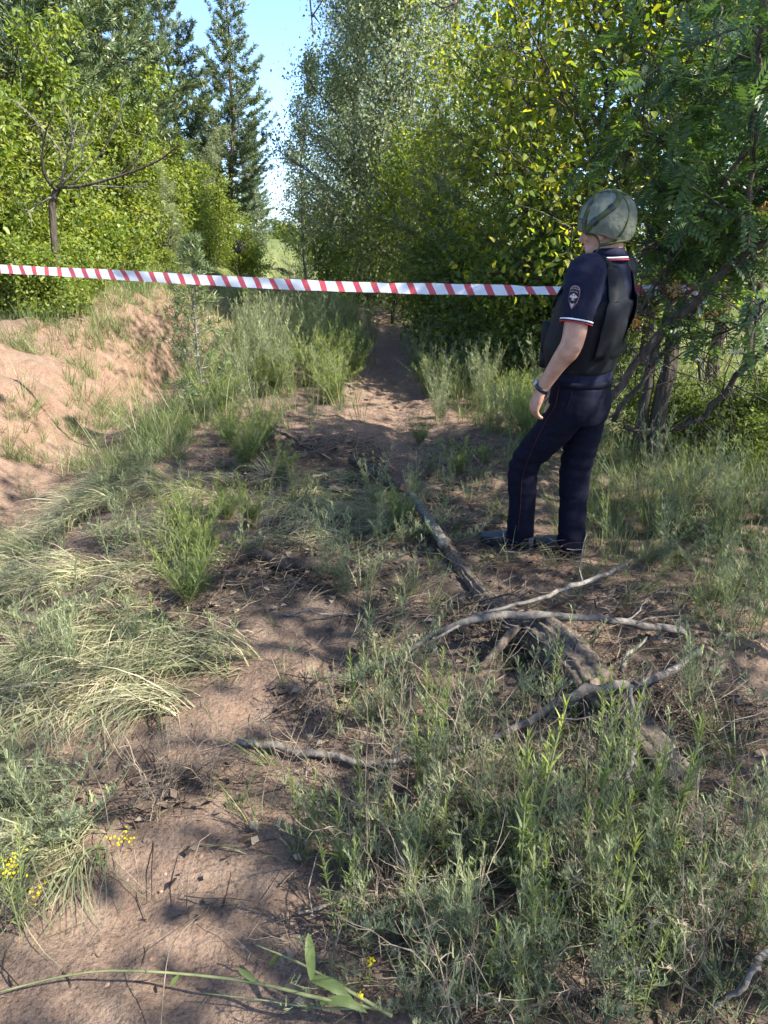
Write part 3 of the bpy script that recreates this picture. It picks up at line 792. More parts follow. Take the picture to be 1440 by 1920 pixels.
# ------------------------------------------------------------------ rowan on the right
def rowan():
    rng = np.random.default_rng(60)
    y0 = 5.3
    base = np.array([X(1228, y0, 0), y0, 0]); base = G(1222, 872); y0 = base[1]
    e = empty('rowan_tree', base)
    bark = M['bark_dark']
    limbs = []
    def limb(pts, ra, rb, n=14, part='branch', sides=8):
        P = spline(pts, n)
        P = P + np.vstack([[0, 0, 0], rng.normal(0, .012, (n - 2, 3)), [0, 0, 0]])
        b = Buf(); r = np.linspace(ra, rb, n)
        tube(b, P, r, sides, rough=.18, rng=rng); b.build(part, bark, e, True, base)
        limbs.append((P, r)); return P
    A = lambda l, ys: [at(u, v, y) for (u, v), y in zip(l, np.linspace(*ys, len(l)))]
    limb([base - [0, 0, .15]] + A([(1222, 850), (1240, 740), (1262, 640), (1282, 560), (1296, 480), (1306, 400), (1330, 280), (1345, 120), (1350, -60)], (y0, y0 + .4)), .062, .025, 26, 'trunk', 10)
    b2 = G(1192, 868)
    limb([b2 - [0, 0, .1]] + A([(1193, 845), (1212, 740), (1230, 650), (1262, 560)], (b2[1], y0 + .1)), .045, .03, 14, 'trunk')
    limb(A([(1095, 830), (1160, 725), (1225, 640), (1290, 575), (1370, 500), (1440, 440), (1520, 390)], (4.9, 4.7)), .028, .02, 18)
    limb(A([(1150, 790), (1215, 700), (1275, 610), (1330, 540), (1440, 470)], (5.2, 5.3)), .018, .012, 16)
    limb(A([(1170, 800), (1240, 808), (1300, 790), (1345, 750), (1385, 700), (1450, 630), (1520, 560)], (y0 - .1, y0 - .5)), .016, .022, 16)
    limb(A([(1285, 545), (1360, 470), (1440, 400), (1520, 330)], (y0, y0 - .5)), .022, .012)
    limb(A([(1265, 470), (1330, 400), (1380, 310), (1440, 200), (1500, 120)], (4.6, 4.3)), .012, .01)
    limb(A([(1400, 460), (1412, 300), (1418, 150), (1425, -40)], (4.1, 4.0)), .012, .018)
    limb(A([(1332, 780), (1310, 680), (1295, 600), (1292, 560)], (y0 + .5, y0 + .2)), .012, .008, 10)
    limb(A([(1330, 770), (1345, 690), (1358, 620)], (y0 + .5, y0 + .6)), .012, .006, 10)
    limb(A([(1190, 600), (1240, 520), (1300, 470)], (4.9, y0)), .006, .012)
    limb(A([(1140, 520), (1220, 470), (1300, 440)], (4.9, y0)), .005, .012)
    limb(A([(1230, 400), (1290, 350), (1310, 330)], (4.9, y0)), .005, .012)
    limb(A([(1240, 560), (1180, 590), (1150, 640)], (y0, 4.8)), .010, .004)
    limb(A([(1300, 470), (1370, 440), (1450, 420)], (y0, 4.6)), .012, .006)
    limb(A([(1320, 330), (1250, 280), (1190, 240)], (y0, 5.0)), .012, .004)
    limb(A([(1345, 200), (1290, 150), (1230, 120)], (y0 + .3, 5.0)), .012, .004)
    limb(A([(1345, 150), (1400, 90), (1460, 40)], (y0 + .3, 4.8)), .012, .004)
    limb(A([(1310, 380), (1380, 360), (1450, 330)], (y0, 4.7)), .012, .004)
    limb(A([(1440, 560), (1400, 600), (1330, 640), (1290, 660)], (4.6, 5.0)), .010, .004)
    # twigs and pinnate leaves
    tw, lf = Buf(), Buf()
    LP, LD = [], []
    for P, r in limbs:
        if r[0] > .04: sel = range(12, len(P)) if len(P) > 20 else []
        else: sel = range(1, len(P))
        for i in sel:
            for _ in range(2):
                d = unit(rng.normal(0, .8, 3) + unit(P[i] - P[i - 1]) * .5 + np.array([-.15, -.15, .1]))
                l = rng.uniform(.18, .6)
                q = P[i] + d * l * np.linspace(0, 1, 5)[:, None] + np.cumsum(rng.normal(0, .02, (5, 3)), 0) - UP * .12 * l * np.linspace(0, 1, 5)[:, None] ** 2
                tube(tw, q, np.linspace(.005, .0018, 5), 4, cap=False)
                if q[-1][2] < 1.0 or (abs(q[-1][2] - 1.28) < .16 and q[-1][0] < 2.0 and q[-1][1] < 5.4) or rng.random() < (.3 if q[-1][2] > 1.7 else .62): continue
                for s in range(1, 5):
                    for _2 in range(2):
                        LP.append(q[s]); LD.append(unit(d * .5 + rng.normal(0, .6, 3) - UP * .15))
    LP, LD = np.array(LP), np.array(LD); N = len(LP)
    nl = 7
    Lr = rng.uniform(.13, .21, N)
    sd = unit(np.cross(LD, UP + rng.normal(0, .35, (N, 3)))); nn = np.cross(sd, LD)
    var = np.clip(rng.random(N) * .8, 0, 1)
    for k_ in range(nl):
        f = (k_ + .8) / nl
        p = LP + LD * (Lr * f)[:, None] - nn * (Lr * .18 * f * f)[:, None]
        for s in (-1, 1):
            a = LD * .55 + sd * s * .85 - nn * .1
            n_ = nn + rng.normal(0, .12, (N, 3))
            sz = Lr * .36 * (1 - abs(f - .5) * .6)
            bdir = unit(np.cross(n_, a)); a = unit(a)
            V = np.stack([p, p + a * (sz * .45)[:, None] + bdir * (sz * .19)[:, None], p + a * sz[:, None] - n_ * (sz * .1)[:, None], p + a * (sz * .45)[:, None] - bdir * (sz * .19)[:, None]], 1)
            lf.add(V.reshape(-1, 3), np.arange(N * 4).reshape(N, 4), var)
    tw.build('twigs', bark, e, False, base)
    o = lf.build('crown', M['rowan'], e, False, base)
    bm_ = M['berry']
    for (u, v, y) in [(1265, 545, 4.9), (1190, 605, 4.75), (1337, 590, 4.9), (1432, 400, 4.3)]:
        c = at(u, v, y); b = Buf()
        for _ in range(38):
            d = rng.normal(0, 1, 3) * [.028, .028, .022]
            ellipsoid(b, c + d, np.eye(3) * .0062, 7, 5, rng.random())
            if _ % 4 == 0: tube(b, np.array([c + d, c + [0, 0, .06]]), .001, 3, cap=False)
        b.build('berry_cluster', bm_, e, True, base)
    tag(e, 'rowan with dark leaning trunks, feathery leaves and orange berries beside the man', 'tree')
M['berry'] = leafmat('rowan_berry', [(0, (.35, .16, .02)), (1, (.55, .25, .03))], (1, 1, 1), 0.05, .35, .5, .2)
rowan()
# twigs reaching into the top of the picture
def overhang():
    b = Buf(); rng = np.random.default_rng(71)
    for a in ([(578, -40), (584, 30), (588, 72)], [(584, 32), (604, 2), (615, -30)], [(588, 28), (600, 45)]):
        tube(b, spline([at(u, v, 3.4) for u, v in a], 6), np.linspace(.004, .0015, 6), 4)
    c = at(590, -40, 3.4); o = b.build('overhanging_twig', M['bark_dark'], None, True, c); o.location = c
    tag(o, 'thin bare twig hanging into the sky gap from above', 'twig')
    b = Buf()
    for a in ([(900, -40), (862, 0), (842, 22), (820, 36)], [(855, 4), (830, 14), (806, 2)], [(842, 22), (835, 35)]):
        tube(b, spline([at(u, v, 3.4) for u, v in a], 8), np.linspace(.006, .0015, 8), 4)
    c = at(900, -40, 3.4); o = b.build('overhanging_twig', M['bark_dark'], None, True, c); o.location = c
    tag(o, 'dark curved twig hanging down before the silvery birches', 'twig')
overhang()

# ------------------------------------------------------------------ plants (one mesh per kind, copied as individuals)
def feather_proto(seed, stems, H, flop=0.0, dens=1.0, leafL=0.055, wide=1.0):
    """wormwood: upright stems set with finely divided leaves"""
    rng = np.random.default_rng(seed); st_b, lf = Buf(), Buf()
    for s in range(stems):
        az = rng.random() * 6.28; lean = rng.uniform(.05, .4) * wide + flop
        hh = H * rng.uniform(.6, 1.1); n = 7; t = np.linspace(0, 1, n)
        if flop: 
            el = np.interp(t, [0, .5, 1], [1.2 - lean * .5, .5, .9])
        else: el = 1.5 - lean * (0.4 + .6 * t)
        d = np.stack([np.cos(el) * math.cos(az), np.cos(el) * math.sin(az), np.sin(el)], 1)
        P = np.vstack([[0, 0, 0], np.cumsum(d[1:] * hh / (n - 1), 0)]) + np.array([math.cos(az + 1), math.sin(az + 1), 0]) * .03 * rng.random()
        tube(st_b, P, np.linspace(.0028, .001, n), 3, .3, cap=False)
        nl = int(hh / .012 * dens)
        f = (.12 + .88 * np.sort(rng.random(nl)))
        p = np.stack([np.interp(f, t, P[:, q]) for q in range(3)], 1)
        a = rng.random(nl) * 6.28
        L = leafL * (1.15 - .65 * f) * rng.uniform(.7, 1.2, nl)
        e0 = .25 + .8 * f + rng.normal(0, .2, nl)
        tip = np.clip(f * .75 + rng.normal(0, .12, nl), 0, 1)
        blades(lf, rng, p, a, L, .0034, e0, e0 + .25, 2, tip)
        for k_ in (.4, .62, .82):
            dl = np.stack([np.cos(e0) * np.cos(a), np.cos(e0) * np.sin(a), np.sin(e0)], 1)
            q = p + dl * (L * k_)[:, None]
            for sgn in (-1, 1):
                blades(lf, rng, q, a + sgn * rng.uniform(.5, 1.0, nl), L * (.62 - .3 * k_), .003, e0 + rng.normal(.1, .2, nl), e0 + .4, 1, tip)
    return st_b, lf

def weed_proto(seed, stems, H, L=.055, w=.007):
    """upright weed with narrow leaves set all round the stem"""
    rng = np.random.default_rng(seed); st_b, lf = Buf(), Buf()
    for s in range(stems):
        az = rng.random() * 6.28; lean = rng.uniform(.02, .25)
        hh = H * rng.uniform(.6, 1.1); n = 6; t = np.linspace(0, 1, n)
        el = 1.52 - lean * t
        d = np.stack([np.cos(el) * math.cos(az), np.cos(el) * math.sin(az), np.sin(el)], 1)
        P = np.vstack([[0, 0, 0], np.cumsum(d[1:] * hh / (n - 1), 0)]) + np.array([math.cos(az), math.sin(az), 0]) * .04 * rng.random() * (stems > 1)
        tube(st_b, P, np.linspace(.003, .0015, n), 4, .5, cap=False)
        nl = int(hh / .0075)
        f = np.sort(.08 + .92 * rng.random(nl) ** .75)
        p = np.stack([np.interp(f, t, P[:, q]) for q in range(3)], 1)
        a = np.arange(nl) * 2.4 + rng.normal(0, .3, nl)
        ll = L * (1.1 - .55 * f) * rng.uniform(.7, 1.2, nl)
        e0 = .5 + .75 * f + rng.normal(0, .15, nl)
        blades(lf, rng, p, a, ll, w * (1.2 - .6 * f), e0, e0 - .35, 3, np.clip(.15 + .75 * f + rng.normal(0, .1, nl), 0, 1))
    return st_b, lf

def grass_proto(seed, n, L, e0=1.35, e1=.5, w=.005, spread=.05, seg=4):
    rng = np.random.default_rng(seed); lf = Buf()
    a = rng.random(n) * 6.28; r = spread * rng.random(n)
    p = np.stack([np.cos(a) * r, np.sin(a) * r, np.zeros(n)], 1)
    blades(lf, rng, p, a + rng.normal(0, .6, n), L * rng.uniform(.45, 1.15, n), w * rng.uniform(.6, 1.2, n), e0 + rng.normal(0, .12, n), e1 + rng.normal(0, .35, n), seg)
    return lf

M['stem'] = surfmat('green_stem', (.13, .15, .06), (.22, .22, .10), 30, .6, .3, 0)
M['stem_dry'] = surfmat('dry_stem', (.16, .12, .08), (.32, .26, .18), 30, .8, .2, 0)
def plant_proto(key, sl, sm, lm):
    a, b = sl[0].mesh(key + '_stem'), sl[1].mesh(key + '_leaves')
    a.materials.append(M[sm]); b.materials.append(M[lm]); PROTO[key] = (a, b)
    PROTO[key + '#'] = (sl[0].arrays(), sl[1].arrays())
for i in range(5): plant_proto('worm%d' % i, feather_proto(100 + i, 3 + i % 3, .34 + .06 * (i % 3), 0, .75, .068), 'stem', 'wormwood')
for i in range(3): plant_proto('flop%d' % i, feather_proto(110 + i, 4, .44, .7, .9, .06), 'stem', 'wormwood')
for i in range(3): plant_proto('weed%d' % i, weed_proto(120 + i, 1 + i % 2, .42), 'stem', 'weed')
for i in range(2): plant_proto('bushy%d' % i, feather_proto(130 + i, 24, .56, 0, .8, .085, 2.3), 'stem', 'weed')
for i in range(2): plant_proto('tall%d' % i, feather_proto(135 + i, 9, .75, 0, .7, .075), 'stem', 'wormwood')

def put(name, key, p, rz, s, label, cat='plant', group=None):
    e = empty(name, tuple(p), rz); e.scale = (s, s, s)
    a, b = PROTO[key]
    for nm, me in (('stem', a), ('leaves', b)):
        o = bpy.data.objects.new(nm, me); COL.objects.link(o); o.parent = e
    tag(e, label, cat, group); return e

RN = random.Random(5)
def scatter_px(n, u0, u1, v0, v1, fn=None):
    """n ground points seen inside a photo rectangle"""
    out = []; tries = 0
    while len(out) < n and tries < n * 12:
        tries += 1
        u, v = RN.uniform(u0, u1), RN.uniform(v0, v1)
        if fn and RN.random() > fn(u, v): continue
        out.append(G(u, v))
    return out

BARE = [(1060, 1240, 120, 75), (1150, 1340, 80, 70), (1360, 1470, 130, 90), (1010, 1075, 70, 45), (960, 1180, 70, 40), (1240, 1440, 70, 60)]
def inblob(blobs):
    def f(u, v):
        d = 0
        for (a, b, ru, rv) in BARE:
            if ((u - a) / ru) ** 2 + ((v - b) / rv) ** 2 < 1: return 0
        for (a, b, ru, rv, s) in blobs:
            d = max(d, s * max(0, min(1, 1.4 - ((u - a) / ru) ** 2 - ((v - b) / rv) ** 2)))
        return d
    return f

W_BLOB = inblob([(950, 1600, 360, 330, 1), (1230, 1650, 260, 300, .9), (1330, 1220, 120, 110, .7), (740, 1420, 130, 150, .7), (930, 1330, 130, 120, .6), (760, 1010, 90, 90, .6), (880, 960, 60, 80, .5), (690, 1250, 90, 70, .45), (1100, 1440, 90, 100, .6), (1400, 1750, 120, 200, .9), (640, 1700, 80, 120, .4)])
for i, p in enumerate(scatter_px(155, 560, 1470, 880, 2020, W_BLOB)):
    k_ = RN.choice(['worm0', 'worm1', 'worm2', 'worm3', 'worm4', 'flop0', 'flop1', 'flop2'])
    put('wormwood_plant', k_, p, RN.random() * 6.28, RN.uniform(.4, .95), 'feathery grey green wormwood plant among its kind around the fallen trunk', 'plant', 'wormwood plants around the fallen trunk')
for i, p in enumerate(scatter_px(42, 560, 1440, 1250, 1950, W_BLOB)):
    put('upright_weed', 'weed%d' % (i % 3), p, RN.random() * 6.28, RN.uniform(.6, 1.0), 'upright bright green weed with narrow leaves among the wormwood', 'plant', 'upright weeds among the wormwood')
for (u, v, k_, s, lab) in [(1100, 1640, 'weed0', 1.4, 'upright weed with a pale glowing tip right of centre in the foreground'), (1250, 1640, 'weed2', 1.4, 'tall pale tipped weed beside the vertical dead stick'),
                           (975, 1690, 'weed1', 1.35, 'bright upright weed in the middle of the foreground wormwood'), (1170, 1420, 'weed0', .85, 'upright green weed growing in front of the fallen trunk'),
                           (1030, 1330, 'weed1', .7, 'green weed between the two crossing branches'), (1300, 1190, 'weed2', .9, 'upright green weed right of the long branch end'),
                           (640, 1660, 'weed0', 1.1, 'thin green weed at the left rim of the foreground wormwood'), (1150, 1820, 'weed2', 1.3, 'dense bright weed near the bottom edge'), (995, 1860, 'weed0', 1.2, 'bright weed at the bottom edge right of the lying stem')]:
    put('upright_weed', k_, G(u, v), RN.random() * 6.28, s, lab)
for (u, v, k_, s, lab) in [(355, 1130, 'bushy0', .75, 'bushy green plant standing alone on the left mud'), (375, 1070, 'bushy1', .75, 'green plant just behind the bushy plant on the left mud'), (345, 1010, 'bushy0', .6, 'smaller grey green plant behind the bushy plant'),
                           (460, 880, 'bushy1', .85, 'dense grey green clump left of the driftwood heap'), (430, 840, 'bushy0', .7, 'green clump at the foot of the grass mound'), (500, 830, 'bushy1', .6, 'low clump right of the dense grey green clump'),
                           (285, 1200, 'weed2', .7, 'fresh green weed below the bushy plant'), (260, 1220, 'weed0', .6, 'small fresh green weed in flattened grass'), (430, 1260, 'worm0', .9, 'wormwood tuft on bare mud left of centre'), (400, 770, 'bushy0', .7, 'bush at the edge of the gully'),
                           (340, 830, 'bushy1', .5, 'small shrub leaning over the gully edge')]:
    put('green_plant', k_, G(u, v), RN.random() * 6.28, s, lab)
def dry_proto(seed, stems, H):
    rng = np.random.default_rng(seed); a, b = Buf(), Buf()
    for s in range(stems):
        az = rng.random() * 6.28; hh = H * rng.uniform(.5, 1.1); n = 7; t = np.linspace(0, 1, n)
        el = 1.45 - rng.uniform(.1, 1.1) * t
        d = np.stack([np.cos(el) * math.cos(az), np.cos(el) * math.sin(az), np.sin(el)], 1)
        P = np.vstack([[0, 0, 0], np.cumsum(d[1:] * hh / (n - 1), 0)]) + rng.normal(0, .006, (n, 3))
        tube(a, P, np.linspace(.0022, .0008, n), 3, .5, cap=False)
        for k_ in range(7):
            i = rng.integers(2, n); q = P[i]; dd = unit(rng.normal(0, .7, 3) + d[i - 1])
            tube(a, np.array([q, q + dd * .04, q + dd * .07 + [0, 0, .01]]), [.001, .0008, .0005], 3, cap=False)
        m_ = 14; f = rng.random(m_); p = np.stack([np.interp(f, t, P[:, q]) for q in range(3)], 1)
        blades(b, rng, p, rng.random(m_) * 6.28, rng.uniform(.02, .05, m_), .003, .3, -1.0, 3, rng.uniform(.5, 1, m_))
    return a, b
for i in range(3): plant_proto('dry%d' % i, dry_proto(140 + i, 5, .5), 'stem_dry', 'litter')
D_BLOB = inblob([(950, 1600, 380, 330, 1), (1280, 1650, 200, 300, 1), (1200, 1340, 220, 90, 1), (640, 1340, 120, 80, .6), (300, 1480, 120, 60, .6), (560, 1040, 160, 70, .6), (1380, 860, 90, 60, 1), (130, 1150, 150, 150, .6)])
for p in scatter_px(36, 0, 1450, 850, 1950, D_BLOB):
    put('dry_weed', 'dry%d' % RN.randrange(3), p, RN.random() * 6.28, RN.uniform(.5, 1.0), 'dry brown weed with bent bare stalks between the green plants', 'plant', 'dry weeds between the green plants')
# tall weeds of the mound and right of the track
M_BLOB = inblob([(560, 640, 130, 100, 1), (490, 700, 110, 60, 1), (620, 720, 50, 70, .9), (430, 760, 60, 50, .6)])
R_BLOB = inblob([(815, 690, 35, 80, .9), (880, 690, 100, 70, 1), (940, 740, 90, 70, .9), (990, 800, 60, 60, .6), (830, 740, 40, 60, .6)])
for p in scatter_px(190, 400, 700, 545, 800, M_BLOB):
    put('tall_weed', RN.choice(['tall0', 'tall1', 'bushy0', 'weed1', 'weed2']), p, RN.random() * 6.28, RN.uniform(.6, 1.15), 'tall grey green weed in the thick growth left of the track', 'plant', 'tall weeds left of the track')
for p in scatter_px(105, 780, 1060, 600, 860, R_BLOB):
    put('tall_weed', RN.choice(['tall0', 'tall1', 'bushy1', 'weed1']), p, RN.random() * 6.28, RN.uniform(.5, .9), 'tall pale green weed in the growth right of the track', 'plant', 'tall weeds right of the track')

L_BLOB = inblob([(120, 1000, 200, 100, 1), (90, 1230, 160, 90, 1), (250, 1250, 100, 60, .8), (60, 1580, 90, 60, 1), (330, 900, 120, 60, .8), (480, 1250, 80, 40, .5), (560, 930, 120, 40, .6), (430, 1080, 60, 60, .7), (290, 800, 120, 50, .7)])
for p in scatter_px(70, 0, 640, 740, 1660, L_BLOB):
    put('wormwood_plant', RN.choice(['flop0', 'flop1', 'flop2', 'worm1', 'worm3']), p, RN.random() * 6.28, RN.uniform(.5, .9), 'grey green wormwood plant growing in the flattened grass on the left', 'plant', 'wormwood plants in the flattened grass')
C_BLOB = inblob([(480, 800, 120, 60, 1), (560, 960, 160, 50, .7), (720, 1000, 80, 70, .7), (690, 1100, 90, 60, .6), (800, 830, 50, 60, .6), (860, 900, 80, 60, 1), (640, 790, 60, 40, .5)])
for p in scatter_px(60, 380, 960, 740, 1180, C_BLOB):
    put('small_weed', RN.choice(['worm0', 'worm2', 'weed1', 'bushy0', 'tall1', 'flop2']), p, RN.random() * 6.28, RN.uniform(.3, .65), 'small green weed on the muddy middle of the track', 'plant', 'small weeds on the muddy track')
U_BLOB = inblob([(1300, 960, 200, 100, 1), (1180, 900, 100, 60, .7), (1390, 1100, 90, 120, .9), (1250, 1060, 100, 50, .6)])
for p in scatter_px(80, 1080, 1450, 830, 1230, U_BLOB):
    put('understorey_weed', RN.choice(['tall0', 'worm2', 'weed1', 'flop0', 'flop2', 'flop1']), p, RN.random() * 6.28, RN.uniform(.45, .8), 'shaded green weed on the ground right of the man under the rowan', 'plant', 'weeds under the rowan')
# pine sapling in the gully
wl = pine(40, 2.0, .42, 14, .08, 14, .085, .006, .016)
proto('sapling', wl, 'bark_grey', 'pine')
p = G(390, 775)
plant_tree('pine_sapling', 'sapling', p[0], p[1], .85, .4, 'thin young pine sapling standing at the gully edge', 'tree')

# ------------------------------------------------------------------ ground cover
rngG = np.random.default_rng(200)
def world_points(n, x0, x1, y0, y1, dens, power=1.0):
    x = rngG.uniform(x0, x1, n * 6); y = y0 + (y1 - y0) * rngG.random(n * 6) ** power
    k = rngG.random(len(x)) < dens(x, y)
    x, y = x[k][:n], y[k][:n]
    return np.stack([x, y, h(x, y)], 1)

LAID = [(60, 1050, 200, 120, 1), (200, 960, 200, 70, 1), (330, 880, 160, 50, .9), (130, 1220, 230, 90, 1), (60, 1350, 140, 110, 1), (250, 1300, 120, 60, .8), (20, 1480, 80, 90, .8), (60, 1570, 110, 60, .9), (330, 1060, 90, 60, .6), (600, 920, 140, 40, .8), (640, 980, 150, 40, .6), (480, 1120, 150, 40, .5), (420, 1180, 120, 50, .6), (440, 1280, 110, 40, .5), (200, 1545, 90, 30, .25), (450, 1640, 50, 110, .12), (700, 1330, 160, 60, .4)]
def tufted(dens, sc, s, lo=.0, hi=.25):
    return lambda x, y: dens(x, y) * sst(lo, hi, fbm(x * sc, y * sc, s, 3))
dl = lambda x, y: patches(LAID, x, y)
def laid_grass():
    b = Buf()
    c = world_points(850, -4.2, 1.6, 1.2, 7.8, tufted(dl, 2.6, 31.0, -.3, .2))
    nt_ = len(c); per = 30
    az0 = R(214) + 1.1 * fbm(c[:, 0] * .9, c[:, 1] * .9, 41, 2) * 2 + rngG.normal(0, .25, nt_)
    p = np.repeat(c, per, 0) + np.stack([rngG.normal(0, .035, nt_ * per), rngG.normal(0, .035, nt_ * per), np.zeros(nt_ * per)], 1)
    p[:, 2] = h(p[:, 0], p[:, 1]); n = len(p)
    az = np.repeat(az0, per) + rngG.normal(0, .38, n)
    L = np.repeat(rngG.uniform(.16, .48, nt_), per) * rngG.uniform(.45, 1.1, n)
    tone = np.clip(np.repeat(rngG.normal(.5, .24, nt_), per) + rngG.normal(0, .2, n), 0, 1)
    blades(b, rngG, p, az, L, rngG.uniform(.0028, .0065, n), np.repeat(rngG.uniform(.3, 1.15, nt_), per) + rngG.normal(0, .15, n), np.repeat(rngG.uniform(-.9, -.2, nt_), per), 5, tone, True, rngG.uniform(.003, .035, n), rngG.normal(0, .6, n))
    p = world_points(5000, -4, 1.6, 1.2, 7.5, tufted(dl, 2.6, 31.0, -.25, .2)); n = len(p)
    az = R(212) + 1.1 * fbm(p[:, 0] * 1.1, p[:, 1] * 1.1, 41, 2) * 2 + rngG.normal(0, .45, n)
    blades(b, rngG, p, az, rngG.uniform(.08, .35, n), rngG.uniform(.002, .005, n), rngG.uniform(.05, .6, n), rngG.uniform(-.5, .05, n), 4, None, True, rngG.uniform(.003, .03, n), rngG.normal(0, .7, n))
    o = b.build('flattened_grass', M['laid']); tag(o, 'long grass flattened by running water toward the lower left', 'grass', None, 'stuff')
laid_grass()

def standing_grass():
    b = Buf()
    def place(p, protos, smin, smax, tilt=.15):
        n = len(p); which = rngG.integers(0, len(protos), n)
        a = rngG.random(n) * 6.28; s = rngG.uniform(smin, smax, n)
        Rm = np.zeros((n, 3, 3)); Rm[:, 0, 0] = np.cos(a) * s; Rm[:, 0, 1] = -np.sin(a) * s; Rm[:, 1, 0] = np.sin(a) * s; Rm[:, 1, 1] = np.cos(a) * s; Rm[:, 2, 2] = s
        Rm[:, 0, 2] = rngG.normal(0, tilt, n) * s; Rm[:, 1, 2] = rngG.normal(0, tilt, n) * s
        for k_ in range(len(protos)):
            m = which == k_
            if m.any(): b.inst(protos[k_], p[m], Rm[m], rngG.normal(0, .15, m.sum()))
    short = [grass_proto(300 + i, 14, .22).arrays() for i in range(3)]
    long_ = [grass_proto(310 + i, 16, .5, 1.4, .7, .005, .08, 3).arrays() for i in range(3)]
    far = [grass_proto(320 + i, 10, .4, 1.35, .6, .012, .15, 2).arrays() for i in range(3)]
    MND = [(560, 640, 130, 100, 1), (500, 700, 110, 60, .9), (620, 720, 70, 60, .8), (430, 760, 60, 60, .6)]
    RGT = [(880, 690, 100, 80, 1), (940, 750, 100, 80, 1), (990, 830, 80, 60, .7), (1300, 950, 240, 110, .9), (1200, 860, 120, 60, .8), (1400, 1080, 120, 120, .7), (1120, 1000, 60, 60, .5)]
    place(world_points(260, -3, 1, 6.5, 16, lambda x, y: patches(MND, x, y)), long_, .6, 1.1)
    place(world_points(1000, 0, 5, 3, 11, lambda x, y: patches(RGT, x, y)), long_ + short, .35, .85, .4)
    # bank tufts
    BNK = [(60, 790, 90, 45, 1), (150, 800, 60, 30, .7), (160, 720, 45, 30, .6), (200, 790, 45, 30, .7), (20, 830, 60, 40, .6), (130, 600, 200, 40, .7), (280, 545, 80, 25, .7), (40, 650, 60, 20, .6), (240, 640, 60, 30, .35), (110, 880, 60, 15, .4), (300, 700, 60, 30, .5), (330, 800, 80, 50, .6), (270, 850, 90, 40, .7)]
    place(world_points(1500, -6.5, -1.2, 4.5, 16, lambda x, y: patches(BNK, x, y)), short + long_[:1], .6, 1.2, .4)
    # sparse tufts on the muddy ground
    SP_ = [(480, 1000, 250, 120, .35), (300, 1120, 300, 200, .35), (700, 1200, 260, 200, .35), (1000, 1500, 500, 450, .5), (1250, 1050, 250, 120, .6), (860, 1000, 160, 120, .45)]
    place(world_points(900, -2.5, 3, 1.1, 6.5, tufted(lambda x, y: patches(SP_, x, y), 3.3, 55.0, -.1, .3)), short, .4, .95, .4)
    # behind the grove, the sunny meadow and the far clearing
    place(world_points(3000, 1.6, 12, 4.8, 24, lambda x, y: sst(1.2, 2.2, x - .10 * y) * .9), far, .4, .9, .25)
    place(world_points(1500, -9, 2, 15, 48, lambda x, y: (np.abs(x - path_x(y) * 1.0) > .5) * .8, 1.4), far, .6, 1.3, .2)
    place(world_points(1100, -12, -4.2, 6, 24, lambda x, y: sst(1.4, 2.2, gully_x(y) - x) * .8), far, .5, 1.0, .2)
    o = b.build('wild_grass', M['grass']); tag(o, 'wild grass tufts on the bank, the mound and the meadow', 'grass', None, 'stuff')
standing_grass()

def filler():
    """low wormwood carpet between the single plants"""
    pr = [feather_proto(400 + i, 1, .20, .1 * i, .8, .05) for i in range(4)]
    b = Buf()
    bare = lambda x, y: patches([(a_, b_, r1, r2, 1) for a_, b_, r1, r2 in BARE], x, y) < .35
    CAR = [(950, 1640, 420, 330, 1), (1280, 1680, 260, 300, 1), (740, 1400, 140, 160, .7), (930, 1330, 140, 120, .6), (1330, 1240, 120, 110, .7), (760, 1020, 90, 90, .5), (1180, 960, 160, 90, .5), (880, 940, 80, 80, .6), (470, 860, 110, 70, .7), (350, 1080, 80, 110, .6), (60, 1620, 90, 80, .7), (560, 1240, 80, 40, .5)]
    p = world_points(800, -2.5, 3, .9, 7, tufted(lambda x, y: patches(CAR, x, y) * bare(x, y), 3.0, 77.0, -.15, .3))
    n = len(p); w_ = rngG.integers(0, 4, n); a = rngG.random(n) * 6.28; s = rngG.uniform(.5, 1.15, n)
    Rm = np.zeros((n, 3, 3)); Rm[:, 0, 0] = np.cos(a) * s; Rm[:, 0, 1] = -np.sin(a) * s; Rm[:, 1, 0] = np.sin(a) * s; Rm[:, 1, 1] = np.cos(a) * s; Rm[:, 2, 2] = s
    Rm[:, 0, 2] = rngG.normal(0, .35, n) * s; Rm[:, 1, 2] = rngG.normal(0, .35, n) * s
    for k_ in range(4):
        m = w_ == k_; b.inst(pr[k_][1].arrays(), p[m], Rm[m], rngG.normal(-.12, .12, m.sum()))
    o = b.build('wormwood_carpet', M['wormwood']); tag(o, 'low feathery wormwood covering the ground between the plants', 'ground cover', None, 'stuff')
filler()

